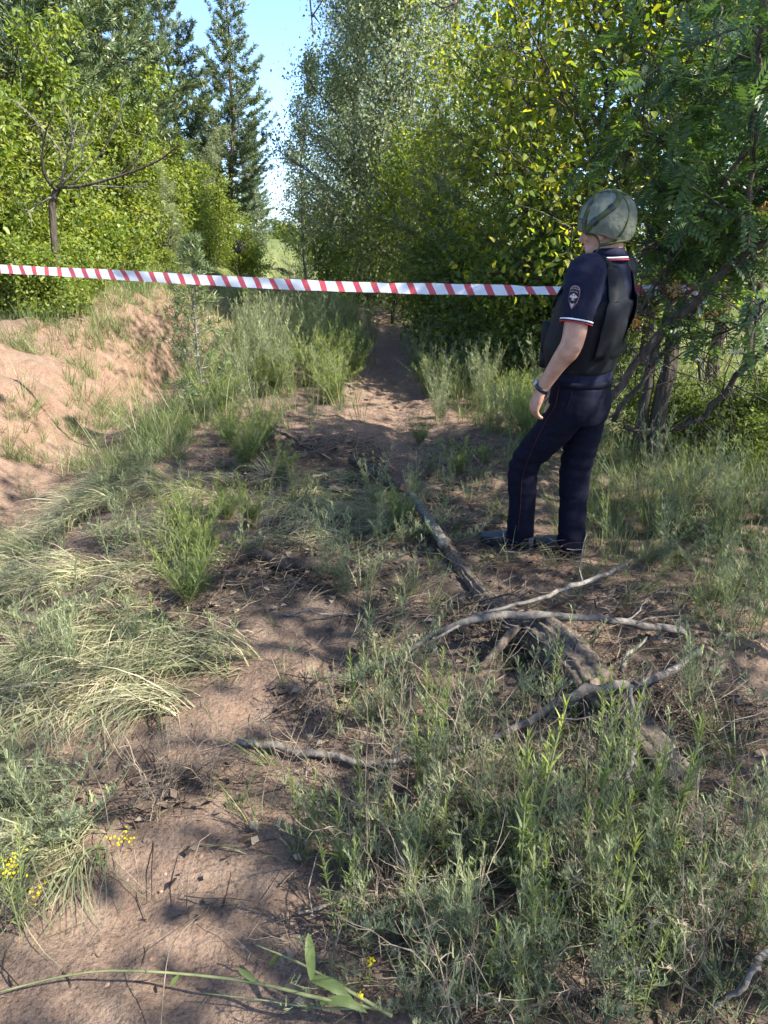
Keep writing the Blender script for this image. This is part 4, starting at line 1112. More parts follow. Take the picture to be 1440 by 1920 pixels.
DEB = [(1200, 1330, 260, 100, 1), (560, 1050, 170, 70, 1), (560, 870, 170, 55, 1), (300, 1490, 160, 55, 1), (640, 1330, 130, 60, .8), (960, 1200, 160, 90, .7), (1000, 1600, 480, 330, .55), (720, 1180, 90, 80, .6), (1330, 1800, 130, 150, .8), (870, 1000, 120, 80, .5), (860, 880, 90, 60, .6), (1000, 1060, 100, 50, .6), (640, 1480, 110, 60, .6), (330, 1170, 120, 60, .6), (430, 1640, 70, 120, .4), (1250, 1150, 200, 80, .6)]
def debris():
    b = Buf(); dd = lambda x, y: patches(DEB, x, y)
    p = world_points(9500, -3, 3.2, 1.0, 7.5, tufted(dd, 2.8, 91.0, -.3, .25))
    n = len(p); p[:, 2] += rngG.random(n) ** 2 * .10 * sst(-.1, .4, fbm(p[:, 0] * 2.8, p[:, 1] * 2.8, 91.0, 3))
    sticks(b, rngG, p, R(25) + rngG.normal(0, .9, n), rngG.uniform(.05, .30, n), rngG.uniform(.0008, .0028, n), .25, 3)
    p = world_points(3200, -3.4, 3.2, 1.0, 8.5, lambda x, y: .5 + .5 * (fbm(x * 1.5, y * 1.5, 14, 2) > 0)); n = len(p)
    sticks(b, rngG, p, rngG.random(n) * 6.28, .02 + .3 * rngG.random(n) ** 3, rngG.uniform(.001, .003, n), .1, 3)
    o = b.build('washed_up_twigs', M['litter']); tag(o, 'washed up dry twigs and stalks strewn over the mud', 'debris', None, 'stuff')
    b = Buf(); p = world_points(6000, -3, 3.2, 1.0, 7.5, tufted(dd, 2.2, 95.0, -.4, .2)); n = len(p); p[:, 2] += .006 + .012 * rngG.random(n)
    ax = np.stack([rngG.normal(0, 1, n), rngG.normal(0, 1, n), rngG.normal(0, .25, n)], 1)
    leaf_quads(b, rngG, p, ax, rngG.uniform(.015, .05, n), .33, 1.6, .16)
    o = b.build('leaf_litter', M['litter']); tag(o, 'dark curled dead leaves lying on the mud', 'leaf litter', None, 'stuff')
    # small clods
    b = Buf(); p = world_points(2200, -4.6, 2.2, 1.0, 8, lambda x, y: .25 + .5 * (fbm(x * 2, y * 2, 8, 2) > .1)); n = len(p)
    eb = Buf(); ellipsoid(eb, (0, 0, 0), np.diag([1, .8, .6]), 6, 4); pr = eb.arrays()
    s = .003 + .012 * rngG.random(n) ** 3; a = rngG.random(n) * 6.28
    Rm = np.zeros((n, 3, 3)); Rm[:, 0, 0] = np.cos(a) * s; Rm[:, 0, 1] = -np.sin(a) * s; Rm[:, 1, 0] = np.sin(a) * s; Rm[:, 1, 1] = np.cos(a) * s; Rm[:, 2, 2] = s
    b.inst(pr, p, Rm)
    o = b.build('earth_crumbs', M['crumb']); tag(o, 'small crumbs of earth on the bare sand', 'soil', None, 'stuff')
M['crumb'] = surfmat('earth_crumb', (.12, .085, .06), (.30, .21, .15), 60, .95, .1, 0)
debris()

# ------------------------------------------------------------------ fallen trunk and branches
def wood_piece(name, pts, ra, rb, label, mat='dead_wood', n=24, sides=8, rough=.25, twigs=0, seed=0, cat='branch', jit=.006, ridge=False, prof=None, parts=None):
    rng = np.random.default_rng(1000 + seed)
    P = spline(pts, n)
    P[1:-1] += rng.normal(0, jit, (n - 2, 3))
    r = np.linspace(ra, rb, n) if prof is None else np.interp(np.linspace(0, 1, n), *prof)
    base = P[0].copy()
    b = Buf()
    if ridge:
        T_, N_, B_ = frames(P); th = np.arange(sides) * 2 * math.pi / sides
        tt = np.linspace(0, 1, n)[:, None]
        rr = r[:, None] * (1 + .09 * np.sin(5 * th + 5 * tt) + .07 * np.sin(11 * th - 7 * tt + 2) + .05 * np.sign(np.sin(19 * th + 11 * tt + np.sin(30 * tt))) + .03 * rng.normal(size=(n, sides)))
        V = P[:, None] + rr[..., None] * (np.cos(th)[None, :, None] * N_[:, None] + np.sin(th)[None, :, None] * B_[:, None])
        i = np.arange(n - 1)[:, None] * sides; j = np.arange(sides)[None]; k = (j + 1) % sides
        b.add(V.reshape(-1, 3), np.stack([i + j, i + k, i + sides + k, i + sides + j], -1).reshape(-1, 4))
        for e_, s_ in ((0, 1), (n - 1, -1)):
            ring = np.vstack([V[e_], P[e_] - s_ * T_[e_] * .01]); j = np.arange(sides); k = (j + 1) % sides
            b.add(ring, np.stack([np.full(sides, sides), k, j], -1) if s_ > 0 else np.stack([np.full(sides, sides), j, k], -1))
    else:
        tube(b, P, r, sides, rough=rough, rng=rng)
    if parts is None and not twigs:
        o = b.build(name, M[mat], None, True, base); o.location = base
        tag(o, label, cat); return o
    e = empty(name, base)
    b.build('stem' if name != 'fallen_tree' else 'trunk', M[mat], e, True, base)
    for (pp, r1, r2) in (parts or []):
        c = Buf(); Q = spline(pp, 10); tube(c, Q, np.linspace(r1, r2, 10), 6, rough=.2, rng=rng); c.build('side_branch', M[mat], e, True, base)
    for _ in range(twigs):
        c = Buf(); i = rng.integers(n // 4, n - 1)
        d = unit(rng.normal(0, .7, 3) + unit(P[i] - P[i - 1]) + UP * .35); l = rng.uniform(.08, .3)
        Q = P[i] + d * l * np.linspace(0, 1, 5)[:, None] + np.cumsum(rng.normal(0, .012, (5, 3)), 0)
        tube(c, Q, np.linspace(max(.002, r[i] * .35), .0012, 5), 5); c.build('twig', M[mat], e, True, base)
    tag(e, label, cat); return e

def gp(u, v, dz):
    p = G(u, v); 
    # lift off the ground along the sight line so that the piece stays where it is seen
    d = ray(u, v); t = (p[2] + dz - CAM[2]) / d[2]
    return CAM + d * t

wood_piece('fallen_tree', [gp(772, 932, .08), gp(800, 968, .08), gp(838, 1025, .04), gp(888, 1098, .01), gp(955, 1160, .05), gp(1030, 1200, .10), gp(1090, 1265, .10), gp(1150, 1340, .06), gp(1220, 1425, .01), gp(1290, 1500, -.02)],
           .03, .09, 'thick fallen trunk with ridged bark running from the track toward lower right', 'log_bark', 90, 56, seed=1, cat='trunk', jit=.004, ridge=True, prof=([0, .12, .3, .45, .55, .7, 1], [.024, .026, .03, .05, .08, .088, .07]),
           parts=[([gp(975, 1165, .14), gp(935, 1215, .1), gp(898, 1255, .02)], .022, .014)])
wood_piece('grey_log', [gp(770, 928, .10), gp(800, 968, .10), gp(832, 1020, .085)], .027, .030, 'pale bleached end of wood lying over the fallen trunk left of the shoes', 'dead_wood', 14, 12, seed=2, cat='log', jit=.003)
wood_piece('fallen_branch', [gp(720, 1248, .03), gp(790, 1205, .09), gp(870, 1166, .15), gp(990, 1152, .20), (gp(1090, 1158, .19)), gp(1180, 1168, .12), gp(1290, 1184, .03)], .010, .026, 'long dark arched branch lying across the fallen trunk', 'branch_bark', 26, 8, twigs=4, seed=3, jit=.004, prof=([0, .3, .5, .75, 1], [.006, .015, .018, .013, .018]))
wood_piece('fallen_branch', [gp(735, 1258, .03), gp(830, 1190, .15), gp(920, 1145, .20), gp(1000, 1130, .22), gp(1060, 1105, .22), gp(1110, 1085, .20), gp(1175, 1058, .14)], .006, .014, 'pale crooked branch rising to the right in front of the shoes', 'dead_wood', 22, 7, twigs=3, seed=4, prof=([0, .5, .7, 1], [.004, .008, .012, .009]))
wood_piece('fallen_branch', [gp(870, 1135, .06), gp(960, 1112, .2), gp(1040, 1112, .22), gp(1110, 1128, .18), gp(1145, 1150, .12)], .005, .004, 'thin dark bowed twig above the arched branch', 'bark_dark', 18, 5, twigs=2, seed=5)
wood_piece('fallen_branch', [gp(715, 1428, .02), gp(800, 1418, .04), gp(890, 1392, .06), gp(985, 1355, .10), gp(1060, 1310, .16), gp(1130, 1290, .18), gp(1215, 1278, .14), gp(1315, 1218, .04)], .016, .024, 'long grey branch crossing the fallen trunk low in the picture', 'branch_bark', 30, 8, twigs=5, seed=6, prof=([0, .4, .7, 1], [.008, .013, .017, .014]))
wood_piece('fallen_branch', [gp(445, 1388, .03), gp(500, 1400, .03), gp(560, 1408, .035), gp(640, 1420, .03), gp(740, 1440, .015)], .008, .014, 'straight grey stick lying on bare mud left of the wormwood', 'dead_wood', 16, 7, seed=7, prof=([0, .1, .6, 1], [.007, .013, .013, .010]))
wood_piece('fallen_branch', [gp(1168, 1500, .03), gp(1183, 1430, .10), gp(1190, 1370, .17), gp(1183, 1290, .26)], .011, .007, 'upright grey forked stick leaning in front of the fallen trunk', 'dead_wood', 16, 7, seed=8, parts=[([gp(1189, 1375, .165), gp(1196, 1330, .21), gp(1207, 1298, .24)], .008, .005), ([gp(1186, 1420, .11), gp(1210, 1480, .05), gp(1220, 1520, .03)], .006, .003)])
wood_piece('fallen_branch', [gp(1165, 1258, .08), gp(1180, 1225, .10), gp(1212, 1195, .08)], .010, .005, 'short pale stick right of the thickest part of the trunk', 'dead_wood', 10, 6, seed=9)
wood_piece('fallen_branch', [gp(1335, 1902, .02), gp(1385, 1850, .06), gp(1420, 1800, .09), gp(1450, 1760, .1)], .006, .008, 'bare stick at the lower right corner', 'dead_wood', 14, 6, seed=10)
wood_piece('fallen_branch', [gp(528, 1150, .015), gp(600, 1152, .02), gp(672, 1150, .015)], .006, .004, 'thin pale stick lying level on mud at the centre left', 'dead_wood', 10, 6, seed=11)
wood_piece('small_log', [gp(618, 917, .04), gp(665, 921, .045), gp(718, 930, .035)], .018, .022, 'short brown log behind the pale log end, half in grass', 'log_bark', 10, 10, seed=12, cat='log')
wood_piece('small_log', [gp(470, 1040, .03), gp(550, 1055, .04), gp(650, 1068, .03)], .03, .034, 'dark mud covered log in the driftwood heap at centre left', 'bark_dark', 14, 10, seed=13, cat='log')
wood_piece('fallen_branch', [gp(505, 800, .05), gp(560, 830, .07), gp(620, 862, .05)], .014, .010, 'dark branch slanting over mud beside the track', 'bark_dark', 12, 7, seed=14, twigs=3)
wood_piece('small_log', [gp(660, 862, .05), gp(700, 885, .06), gp(745, 915, .05)], .030, .036, 'dark broken log end between the track and the pale log', 'bark_dark', 12, 10, seed=15, cat='log', twigs=4)
wood_piece('fallen_branch', [gp(-20, 1192, .08), gp(90, 1198, .10), gp(190, 1205, .08), gp(300, 1192, .05)], .004, .003, 'pale thin stalk bridging the flattened grass at the left edge', 'stem_dry', 14, 5, seed=16)
wood_piece('fallen_branch', [gp(205, 1032, .03), gp(270, 1030, .04), gp(335, 1020, .05)], .005, .003, 'thin pale twig on the mud left of the bushy plant', 'dead_wood', 10, 5, seed=17)
wood_piece('fallen_branch', [gp(298, 1035, .05), gp(335, 1038, .05)], .012, .012, 'short black stub beside the bushy plant', 'bark_dark', 6, 7, seed=18)
wood_piece('fallen_branch', [gp(560, 1712, .03), gp(640, 1690, .06), gp(720, 1680, .07), gp(800, 1665, .05)], .005, .003, 'pale thin branch in front of the foreground wormwood', 'stem_dry', 14, 5, seed=19, twigs=2)
wood_piece('fallen_branch', [gp(1165, 1740, .03), gp(1190, 1690, .08), gp(1210, 1640, .10)], .005, .004, 'short pale stick inside the foreground wormwood', 'dead_wood', 10, 5, seed=20)
wood_piece('fallen_branch', [gp(500, 505 + 480, .05), gp(0 + 545, 990, .03)], .012, .01, 'small dark stub right of the dense clump', 'bark_dark', 6, 7, seed=21)
# far fallen trunk at the end of the track
wood_piece('far_log', [G(505, 503) + [0, 0, .06], G(525, 508) + [0, 0, .08], G(550, 516) + [0, 0, .06]], .06, .08, 'brown fallen trunk across the far end of the track', 'log_bark', 10, 8, seed=22, cat='log')

# long thin stalks lying or hanging over the foreground
def stalks():
    L_ = [([(300, 1940), (312, 1810), (330, 1760), (380, 1710)], 'pale bent grass stalk on the bare sand near the bottom', .0016),
          ([(480, 1330), (540, 1460), (600, 1560), (610, 1600)], 'long pale stalk crossing the straight stick', .0016),
          ([(150, 1400), (190, 1480), (205, 1560)], 'thin dark stalk arching over the left sand', .0016),
          ([(800, 1722), (850, 1740), (900, 1820), (940, 1900)], 'drooping seed stalk low in the wormwood', .002),
          ([(0, 1475), (80, 1465), (170, 1460)], 'thin straight stalk on the sand at the left edge', .0018),
          ([(880, 1400), (960, 1300), (1010, 1230)], 'dry stalk leaning against the fallen trunk', .0016),
          ([(1000, 1440), (1080, 1560), (1110, 1690)], 'dry brown stalk bent through the wormwood', .0016),
          ([(840, 780), (885, 850), (930, 900)], 'pale stalk leaning beside the track left of the knees', .0025)]
    for i, (a, lab, r) in enumerate(L_):
        b = Buf(); n = len(a); z = .03 + .14 * np.sin(np.linspace(0, math.pi, n))
        P = spline([gp(u, v, zz) for (u, v), zz in zip(a, z)], 14)
        tube(b, P, np.linspace(r, r * .5, 14), 4); base = P[0].copy()
        o = b.build('dry_stalk', M['stem_dry'], None, True, base); o.location = base
        tag(o, lab, 'stalk')
stalks()

# broad-leaved stem lying along the bottom edge
def lying_weed():
    base = gp(735, 1895, .06); e = empty('lying_weed', base)
    def st(a, z, r):
        b = Buf(); P = spline([gp(u, v, zz) for (u, v), zz in zip(a, z)], 16); tube(b, P, np.linspace(r, r * .4, 16), 6); b.build('stem', M['stem'], e, True, base)
    st([(735, 1895), (600, 1872), (480, 1843), (340, 1826), (210, 1820), (110, 1832), (-20, 1865)], [.06, .1, .1, .09, .07, .05, .03], .0045)
    st([(735, 1905), (640, 1850), (560, 1805), (480, 1772)], [.06, .1, .12, .12], .0045)
    st([(690, 1890), (600, 1890), (490, 1875), (380, 1862)], [.05, .06, .06, .05], .003)
    def bl(u, v, u2, v2, z1, z2, w, lift):
        b = Buf(); A, C = gp(u, v, z1), gp(u2, v2, z2); t = np.linspace(0, 1, 9)
        P = A + (C - A) * t[:, None] + UP * (lift * np.sin(t * math.pi))[:, None]
        side = unit(np.cross(C - A, unit(CAM - A))); ww = w * np.sin(np.clip(t * .92 + .08, 0, 1) * math.pi) ** .7
        nrm = unit(np.cross(side, C - A))
        V = np.stack([P - side * ww[:, None] + nrm * (ww * .35)[:, None], P, P + side * ww[:, None] + nrm * (ww * .35)[:, None]], 1).reshape(-1, 3)
        q = []
        for i in range(8):
            for j in range(2): q.append([3 * i + j, 3 * i + j + 1, 3 * i + 4 + j, 3 * i + 3 + j])
        b.add(V, q, .45); b.build('leaf', M['weed'], e, True, base)
    bl(585, 1838, 578, 1748, .12, .2, .011, .01); bl(580, 1835, 668, 1885, .12, .06, .012, .02); bl(600, 1880, 690, 1900, .09, .05, .010, .02)
    bl(480, 1840, 445, 1815, .1, .12, .007, 0); bl(335, 1828, 318, 1850, .09, .06, .005, 0); bl(520, 1790, 505, 1812, .12, .08, .005, 0)
    tag(e, 'long green stem with broad pointed leaves lying along the bottom edge', 'plant')
lying_weed()
M['petal'] = leafmat('yellow_petal', [(0, (.55, .42, .01)), (1, (.75, .62, .02))], (1, 1, .6), .3, .5, .2, .1)
def flower(u, v, key, s, lab, spots):
    p = G(u, v); rng = np.random.default_rng(int(u))
    e = put('yellow_flower', key, p, 1.0, s, lab, 'flower')
    for (a, c, n, sp) in spots:
        q = gp(a, c, .16 if v > 1500 else .1); b = Buf()
        P = q + rng.normal(0, 1, (n, 3)) * [sp, sp, sp]
        leaf_quads(b, rng, P, rng.normal(0, 1, (n, 3)), .008, .4, .5)
        o = b.build('blossom', M['petal'], e, False, None)
        o.matrix_parent_inverse = (Matrix.Translation(Vector(p)) @ Matrix.Rotation(1.0, 4, 'Z') @ Matrix.Scale(s, 4)).inverted()
flower(45, 1760, 'weed1', .7, 'yellow flowering weed at the left edge of the foreground', [(22, 1618, 34, .011), (70, 1672, 22, .013), (12, 1640, 14, .009)])
flower(190, 1650, 'weed0', .45, 'small yellow flower spike leaning over the left sand', [(225, 1578, 22, .012), (240, 1568, 12, .008)])
flower(690, 1870, 'weed0', .3, 'tiny yellow flower beside the broad leaved stem', [(697, 1802, 10, .005), (676, 1865, 10, .005)])

# ------------------------------------------------------------------ barrier tape
def tape():
    m, nt, bs, out = nodes('barrier_tape_plastic')
    uv = nt.nodes.new('ShaderNodeUVMap'); sx = nt.nodes.new('ShaderNodeSeparateXYZ'); nt.links.new(uv.outputs[0], sx.inputs[0])
    a = nt.nodes.new('ShaderNodeMath'); a.operation = 'MULTIPLY_ADD'; nt.links.new(sx.outputs[1], a.inputs[0]); a.inputs[1].default_value = .052; nt.links.new(sx.outputs[0], a.inputs[2])
    f = nt.nodes.new('ShaderNodeMath'); f.operation = 'DIVIDE'; nt.links.new(a.outputs[0], f.inputs[0]); f.inputs[1].default_value = .152
    g = nt.nodes.new('ShaderNodeMath'); g.operation = 'FRACT'; nt.links.new(f.outputs[0], g.inputs[0])
    l = nt.nodes.new('ShaderNodeMath'); l.operation = 'LESS_THAN'; nt.links.new(g.outputs[0], l.inputs[0]); l.inputs[1].default_value = .36
    mx = nt.nodes.new('ShaderNodeMix'); mx.data_type = 'RGBA'; nt.links.new(l.outputs[0], mx.inputs[0])
    mx.inputs[6].default_value = (.72, .74, .78, 1); mx.inputs[7].default_value = (.52, .085, .10, 1)
    nt.links.new(mx.outputs[2], bs.inputs['Base Color']); bs.inputs['Roughness'].default_value = .35
    tr = nt.nodes.new('ShaderNodeBsdfTranslucent'); nt.links.new(mx.outputs[2], tr.inputs[0])
    ms = nt.nodes.new('ShaderNodeMixShader'); ms.inputs[0].default_value = .3
    nt.links.new(bs.outputs[0], ms.inputs[1]); nt.links.new(tr.outputs[0], ms.inputs[2]); nt.links.new(ms.outputs[0], out.inputs[0])
    us = np.array([-170, 0, 140, 280, 420, 560, 700, 840, 1050, 1150, 1240, 1296.])
    vs = np.array([494, 504, 511, 519, 527, 534, 539, 542, 545, 545, 543.5, 543])
    A, C = np.array([X(-170, 8.2), 8.2]), np.array([X(1296, 5.35), 5.35])
    pts = []
    for u, v in zip(us, vs):
        d = ray(u, v)
        # meet of the sight line (in plan) with the straight line the tape follows
        t = np.linalg.solve(np.array([[d[0], -(C - A)[0]], [d[1], -(C - A)[1]]]), A)
        pts.append(CAM + d * t[0])
    P = spline(pts, 160)
    s = np.concatenate([[0], np.cumsum(np.linalg.norm(np.diff(P, axis=0), axis=1))])
    S = s[-1]
    rng = np.random.default_rng(9)
    tw = np.interp(s / S, [0, .2, .45, .62, .8, 1], [.75, .5, .1, .35, .6, .9]) + .16 * np.sin(s * 4.1) + .10 * np.sin(s * 11) + .06 * np.sin(s * 23)
    line = np.append(unit(C - A), 0); nrm = np.array([line[1], -line[0], 0]) * -1
    V, UVs = [], []
    nw = 4
    for i in range(len(P)):
        dn = UP * math.cos(tw[i]) + nrm * math.sin(tw[i])
        for j in range(nw):
            tt = j / (nw - 1)
            V.append(P[i] + dn * .085 * (tt - .5) + nrm * .004 * math.sin(s[i] * 9 + tt * 4)); UVs.append((s[i], tt))
    q = []
    for i in range(len(P) - 1):
        for j in range(nw - 1):
            k = i * nw + j; q.append([k, k + nw, k + nw + 1, k + 1])
    b = Buf(); b.add(V, q); base = P[0].copy(); b.v = [v - base for v in b.v]
    me = b.mesh('barrier_tape', True); ul = me.uv_layers.new(name='UVMap')
    idx = np.zeros(len(me.loops), np.int32); me.loops.foreach_get('vertex_index', idx)
    ul.data.foreach_set('uv', np.array(UVs)[idx].astype(np.float32).ravel())
    e = empty('barrier_tape', base)
    o = link('ribbon', me, m, e)
    # loop round the rowan trunk with a loose end
    c = P[-1]; th = np.linspace(0, 2 * math.pi, 20); V, UVs = [], []
    for k_, t in enumerate(th):
        pt = c + np.array([math.cos(t) * .065 + .0, math.sin(t) * .065, -.03 * math.sin(t)])
        for j in (0, 1): V.append(pt + UP * .045 * (j - .5) - base); UVs.append((S + t * .065, j))
    tail = spline([c + [.06, -.05, 0], c + [.07, -.08, -.05], c + [.05, -.09, -.11], c + [.08, -.08, -.17]], 10)
    off = len(V)
    for k_ in range(10):
        for j in (0, 1): V.append(tail[k_] + np.array([.05, .01, .02]) * (j - .5) - base); UVs.append((S + .4 + k_ * .02, j))
    q = [[2 * i, 2 * i + 2, 2 * i + 3, 2 * i + 1] for i in range(19)] + [[off + 2 * i, off + 2 * i + 2, off + 2 * i + 3, off + 2 * i + 1] for i in range(9)]
    b = Buf(); b.add(V, q); me = b.mesh('knot', True); ul = me.uv_layers.new(name='UVMap')
    idx = np.zeros(len(me.loops), np.int32); me.loops.foreach_get('vertex_index', idx); ul.data.foreach_set('uv', np.array(UVs)[idx].astype(np.float32).ravel())
    link('knot', me, m, e)
    tag(e, 'white barrier tape with slanted red stripes stretched across the track', 'tape')
    # stem outside the left edge that carries the other end
    p0 = P[0]; b = Buf(); g0 = np.array([p0[0], p0[1], hs(p0[0], p0[1])])
    tube(b, spline([g0 - [0, 0, .1], p0 + [-.02, 0, 0], p0 + [-.1, .1, 1.2]], 10), np.linspace(.04, .02, 10), 8, rough=.2, rng=rng)
    o = b.build('tape_post_stem', M['bark_dark'], None, True, g0); o.location = g0
    tag(o, 'bare stem outside the left edge holding the tape', 'trunk')
tape()

# ------------------------------------------------------------------ the man
def remesh(buf, voxel, smooth, name):
    me = buf.mesh(name + '_tmp'); o = bpy.data.objects.new(name + '_tmp', me); COL.objects.link(o)
    m = o.modifiers.new('r', 'REMESH'); m.mode = 'VOXEL'; m.voxel_size = voxel
    if smooth:
        s = o.modifiers.new('s', 'SMOOTH'); s.factor = .5; s.iterations = smooth
    dg = bpy.context.evaluated_depsgraph_get()
    out = bpy.data.meshes.new_from_object(o.evaluated_get(dg))
    bpy.data.objects.remove(o); bpy.data.meshes.remove(me)
    out.name = name
    out.polygons.foreach_set('use_smooth', np.ones(len(out.polygons), bool))
    return out

def mv(me):
    a = np.zeros(len(me.vertices) * 3, np.float32); me.vertices.foreach_get('co', a); return a.reshape(-1, 3).astype(float)
def mn(me):
    a = np.zeros(len(me.vertices) * 3, np.float32); me.vertices.foreach_get('normal', a); return a.reshape(-1, 3).astype(float)
def setv(me, V):
    me.vertices.foreach_set('co', V.astype(np.float32).ravel()); me.update()

def noise3(V, s, seed):
    return (vnoise(V[:, 0] * s + V[:, 2] * s * .3, V[:, 2] * s, seed) + vnoise(V[:, 1] * s - V[:, 2] * s * .2, V[:, 2] * s + 9, seed + 5) + vnoise(V[:, 0] * s, V[:, 1] * s, seed + 9)) / 1.5

def cloth(name, c1, c2, rough=.85, spec=.2, sc=55, bump=.25):
    return surfmat(name, c1, c2, sc, rough, spec, bump, dist=.002)
M['skin'] = surfmat('skin', (.34, .175, .115), (.47, .27, .185), 22, .5, .35, .12, dist=.002)
M['shirt'] = cloth('navy_knit', (.0045, .006, .019), (.0085, .011, .029))
M['vest'] = cloth('black_nylon', (.0035, .004, .006), (.008, .009, .012), .6, .2, 25, .3)
M['trouser'] = cloth('dark_navy_twill', (.0035, .004, .010), (.007, .007, .016), .85, .12)
M['piping'] = cloth('red_piping', (.035, .011, .014), (.045, .014, .018))
M['white_trim'] = cloth('white_trim', (.6, .6, .64), (.7, .7, .74))
M['red_trim'] = cloth('red_trim', (.3, .03, .04), (.36, .04, .05))
M['helmet'] = surfmat('olive_canvas', (.085, .096, .07), (.18, .195, .15), 13, .8, .2, 1.0, dist=.02, detail=8)
M['strap'] = cloth('green_webbing', (.045, .06, .025), (.075, .095, .04))
M['buckle'] = cloth('black_plastic', (.012, .014, .02), (.02, .022, .028), .4, .5)
M['shoe'] = surfmat('grey_shoe_leather', (.035, .04, .05), (.07, .08, .095), 30, .5, .4, .3, dist=.002)
M['sole'] = cloth('shoe_sole', (.02, .02, .02), (.035, .035, .035))
M['patch'] = cloth('patch_field', (.012, .012, .016), (.02, .02, .025))
M['patch_trim'] = cloth('patch_thread', (.45, .38, .36), (.55, .46, .44))
M['patch_edge'] = cloth('patch_border', (.20, .11, .12), (.26, .15, .15))
M['metal'] = surfmat('watch_case', (.25, .24, .22), (.40, .38, .34), 40, .3, .5, 0)
M['dial'] = surfmat('watch_dial', (.08, .08, .07), (.16, .15, .13), 40, .2, .6, 0)
M['eye'] = surfmat('eye_dark', (.02, .015, .012), (.03, .02, .018), 40, .2, .5, 0)

def man():
    fwd = unit(np.array([-.80, .60, 0])); lft = np.array([-fwd[1], fwd[0], 0])
    base = G(1030, 1046)
    gz = base[2]
    def m(u, v, c):
        d = ray(u, v); t = np.dot(base + lft * c - CAM, lft) / np.dot(d, lft)
        return CAM + d * t
    e = empty('person', base)
    def part(me, mat, name, parent=e):
        setv(me, mv(me) - base); return link(name, me, M[mat], parent)
    def bpart(buf, mat, name, parent=e, smooth=True):
        return buf.build(name, M[mat], parent, smooth, base)
    def ring_loft(buf, C, rf, rl, f=fwd, l=lft, n=26, p=2.4, tilt=None):
        """superellipse rings; tilt: per-ring up axes"""
        V = []; k = len(C)
        th = np.arange(n) * 2 * math.pi / n
        cs = np.sign(np.cos(th)) * np.abs(np.cos(th)) ** (2 / p); sn = np.sign(np.sin(th)) * np.abs(np.sin(th)) ** (2 / p)
        ax = np.gradient(np.array(C), axis=0)
        for i in range(k):
            a = unit(ax[i]); ff = unit(f - a * np.dot(f, a)); ll = np.cross(a, ff)
            V.append(np.array(C[i]) + cs[:, None] * ff * rf[i] + sn[:, None] * ll * rl[i])
        V = np.array(V).reshape(-1, 3)
        i = np.arange(k - 1)[:, None] * n; j = np.arange(n)[None]; kk = (j + 1) % n
        q = np.stack([i + j, i + kk, i + n + kk, i + n + j], -1).reshape(-1, 4)
        V = np.vstack([V, C[0], C[-1]]); b0 = buf.n
        buf.add(V, q)
        j = np.arange(n); kk = (j + 1) % n
        buf.f[3].append(np.vstack([np.stack([np.full(n, k * n), kk, j], -1), np.stack([np.full(n, k * n + 1), (k - 1) * n + j, (k - 1) * n + kk], -1)]) + b0); buf.a[3].append(np.full(2 * n, .5))

    # --- skeleton, read off the photograph in planes parallel to his side
    S = dict(crotch=m(1086, 790, 0), hip=m(1088, 752, 0), belt=m(1092, 712, 0), waist=m(1096, 680, 0), low=m(1106, 625, 0), chest=m(1118, 570, 0), up=m(1127, 530, 0), sho=m(1134, 502, 0), neck=m(1139, 480, 0))
    lh, lk, la = m(1066, 770, .09), m(985, 868, .085), m(974, 1012, .06)
    rh, rk, ra = m(1102, 770, -.09), m(1078, 890, -.075), m(1071, 1020, -.05)
    lheel, ltoe = m(980, 1036, .055), m(908, 1018, .07)
    rheel, rtoe = m(1074, 1044, -.05), m(1008, 1020, -.075)
    for p_ in (lheel, rheel): p_[2] = hs(p_[0], p_[1]) + .035
    for p_ in (ltoe, rtoe): p_[2] = hs(p_[0], p_[1]) + .03
    ls, le, lw = m(1098, 520, .185), m(1072, 645, .25), m(1016, 728, .235)
    rs_ = S['sho'] - lft * .185 - UP * .03; re = S['low'] - lft * .21 + fwd * .05 - UP * .02; rw = S['belt'] - lft * .13 + fwd * .17 - UP * .03
    # --- head
    hc = m(1134, 428, 0)                      # head centre
    hf = unit(np.array([-.84, .54, -.10])); hl = unit(np.cross(UP, hf)); hu = np.cross(hf, hl)
    def H(a, b, c): return hc + hf * a + hl * b + hu * c
    ax3 = lambda a, b, c: np.array([hf * a, hl * b, hu * c])
    body = Buf()
    ellipsoid(body, H(-.012, 0, .02), ax3(.100, .077, .105), 24, 16)
    ellipsoid(body, H(.030, 0, -.045), ax3(.062, .060, .075), 20, 12)      # face
    ellipsoid(body, H(.062, 0, -.098), ax3(.028, .028, .022), 14, 8)       # chin
    ellipsoid(body, H(.035, .038, -.085), ax3(.045, .020, .030), 12, 8); ellipsoid(body, H(.035, -.038, -.085), ax3(.045, .020, .030), 12, 8)
    tube(body, [H(.085, 0, .0), H(.100, 0, -.022), H(.108, 0, -.042), H(.090, 0, -.050)], [.010, .012, .015, .009], 10)   # nose
    ellipsoid(body, H(.092, 0, -.070), ax3(.010, .024, .007), 10, 6); ellipsoid(body, H(.088, 0, -.079), ax3(.010, .020, .007), 10, 6)
    for s in (-1, 1):
        ellipsoid(body, H(.078, s * .032, .012), ax3(.012, .024, .008), 10, 6)                # brow
        ellipsoid(body, H(.060, s * .045, -.035), ax3(.022, .018, .020), 10, 6)               # cheek
        ellipsoid(body, H(-.010, s * .078, -.022), np.array([hf * .020 - hu * .006, hl * .008, hu * .034]), 12, 8)   # ear
    tube(body, [S['neck'] - UP * .06, S['neck'] + UP * .02, H(-.025, 0, -.075), H(-.015, 0, -.03)], [.066, .062, .060, .058], 16)
    # torso and limbs under the clothes
    ring_loft(body, [S['crotch'], S['hip'], S['belt'], S['waist'], S['low'], S['chest'], S['up'], S['sho'], S['neck']], [.09, .115, .10, .10, .115, .12, .11, .085, .055], [.14, .15, .135, .135, .15, .165, .17, .155, .06])
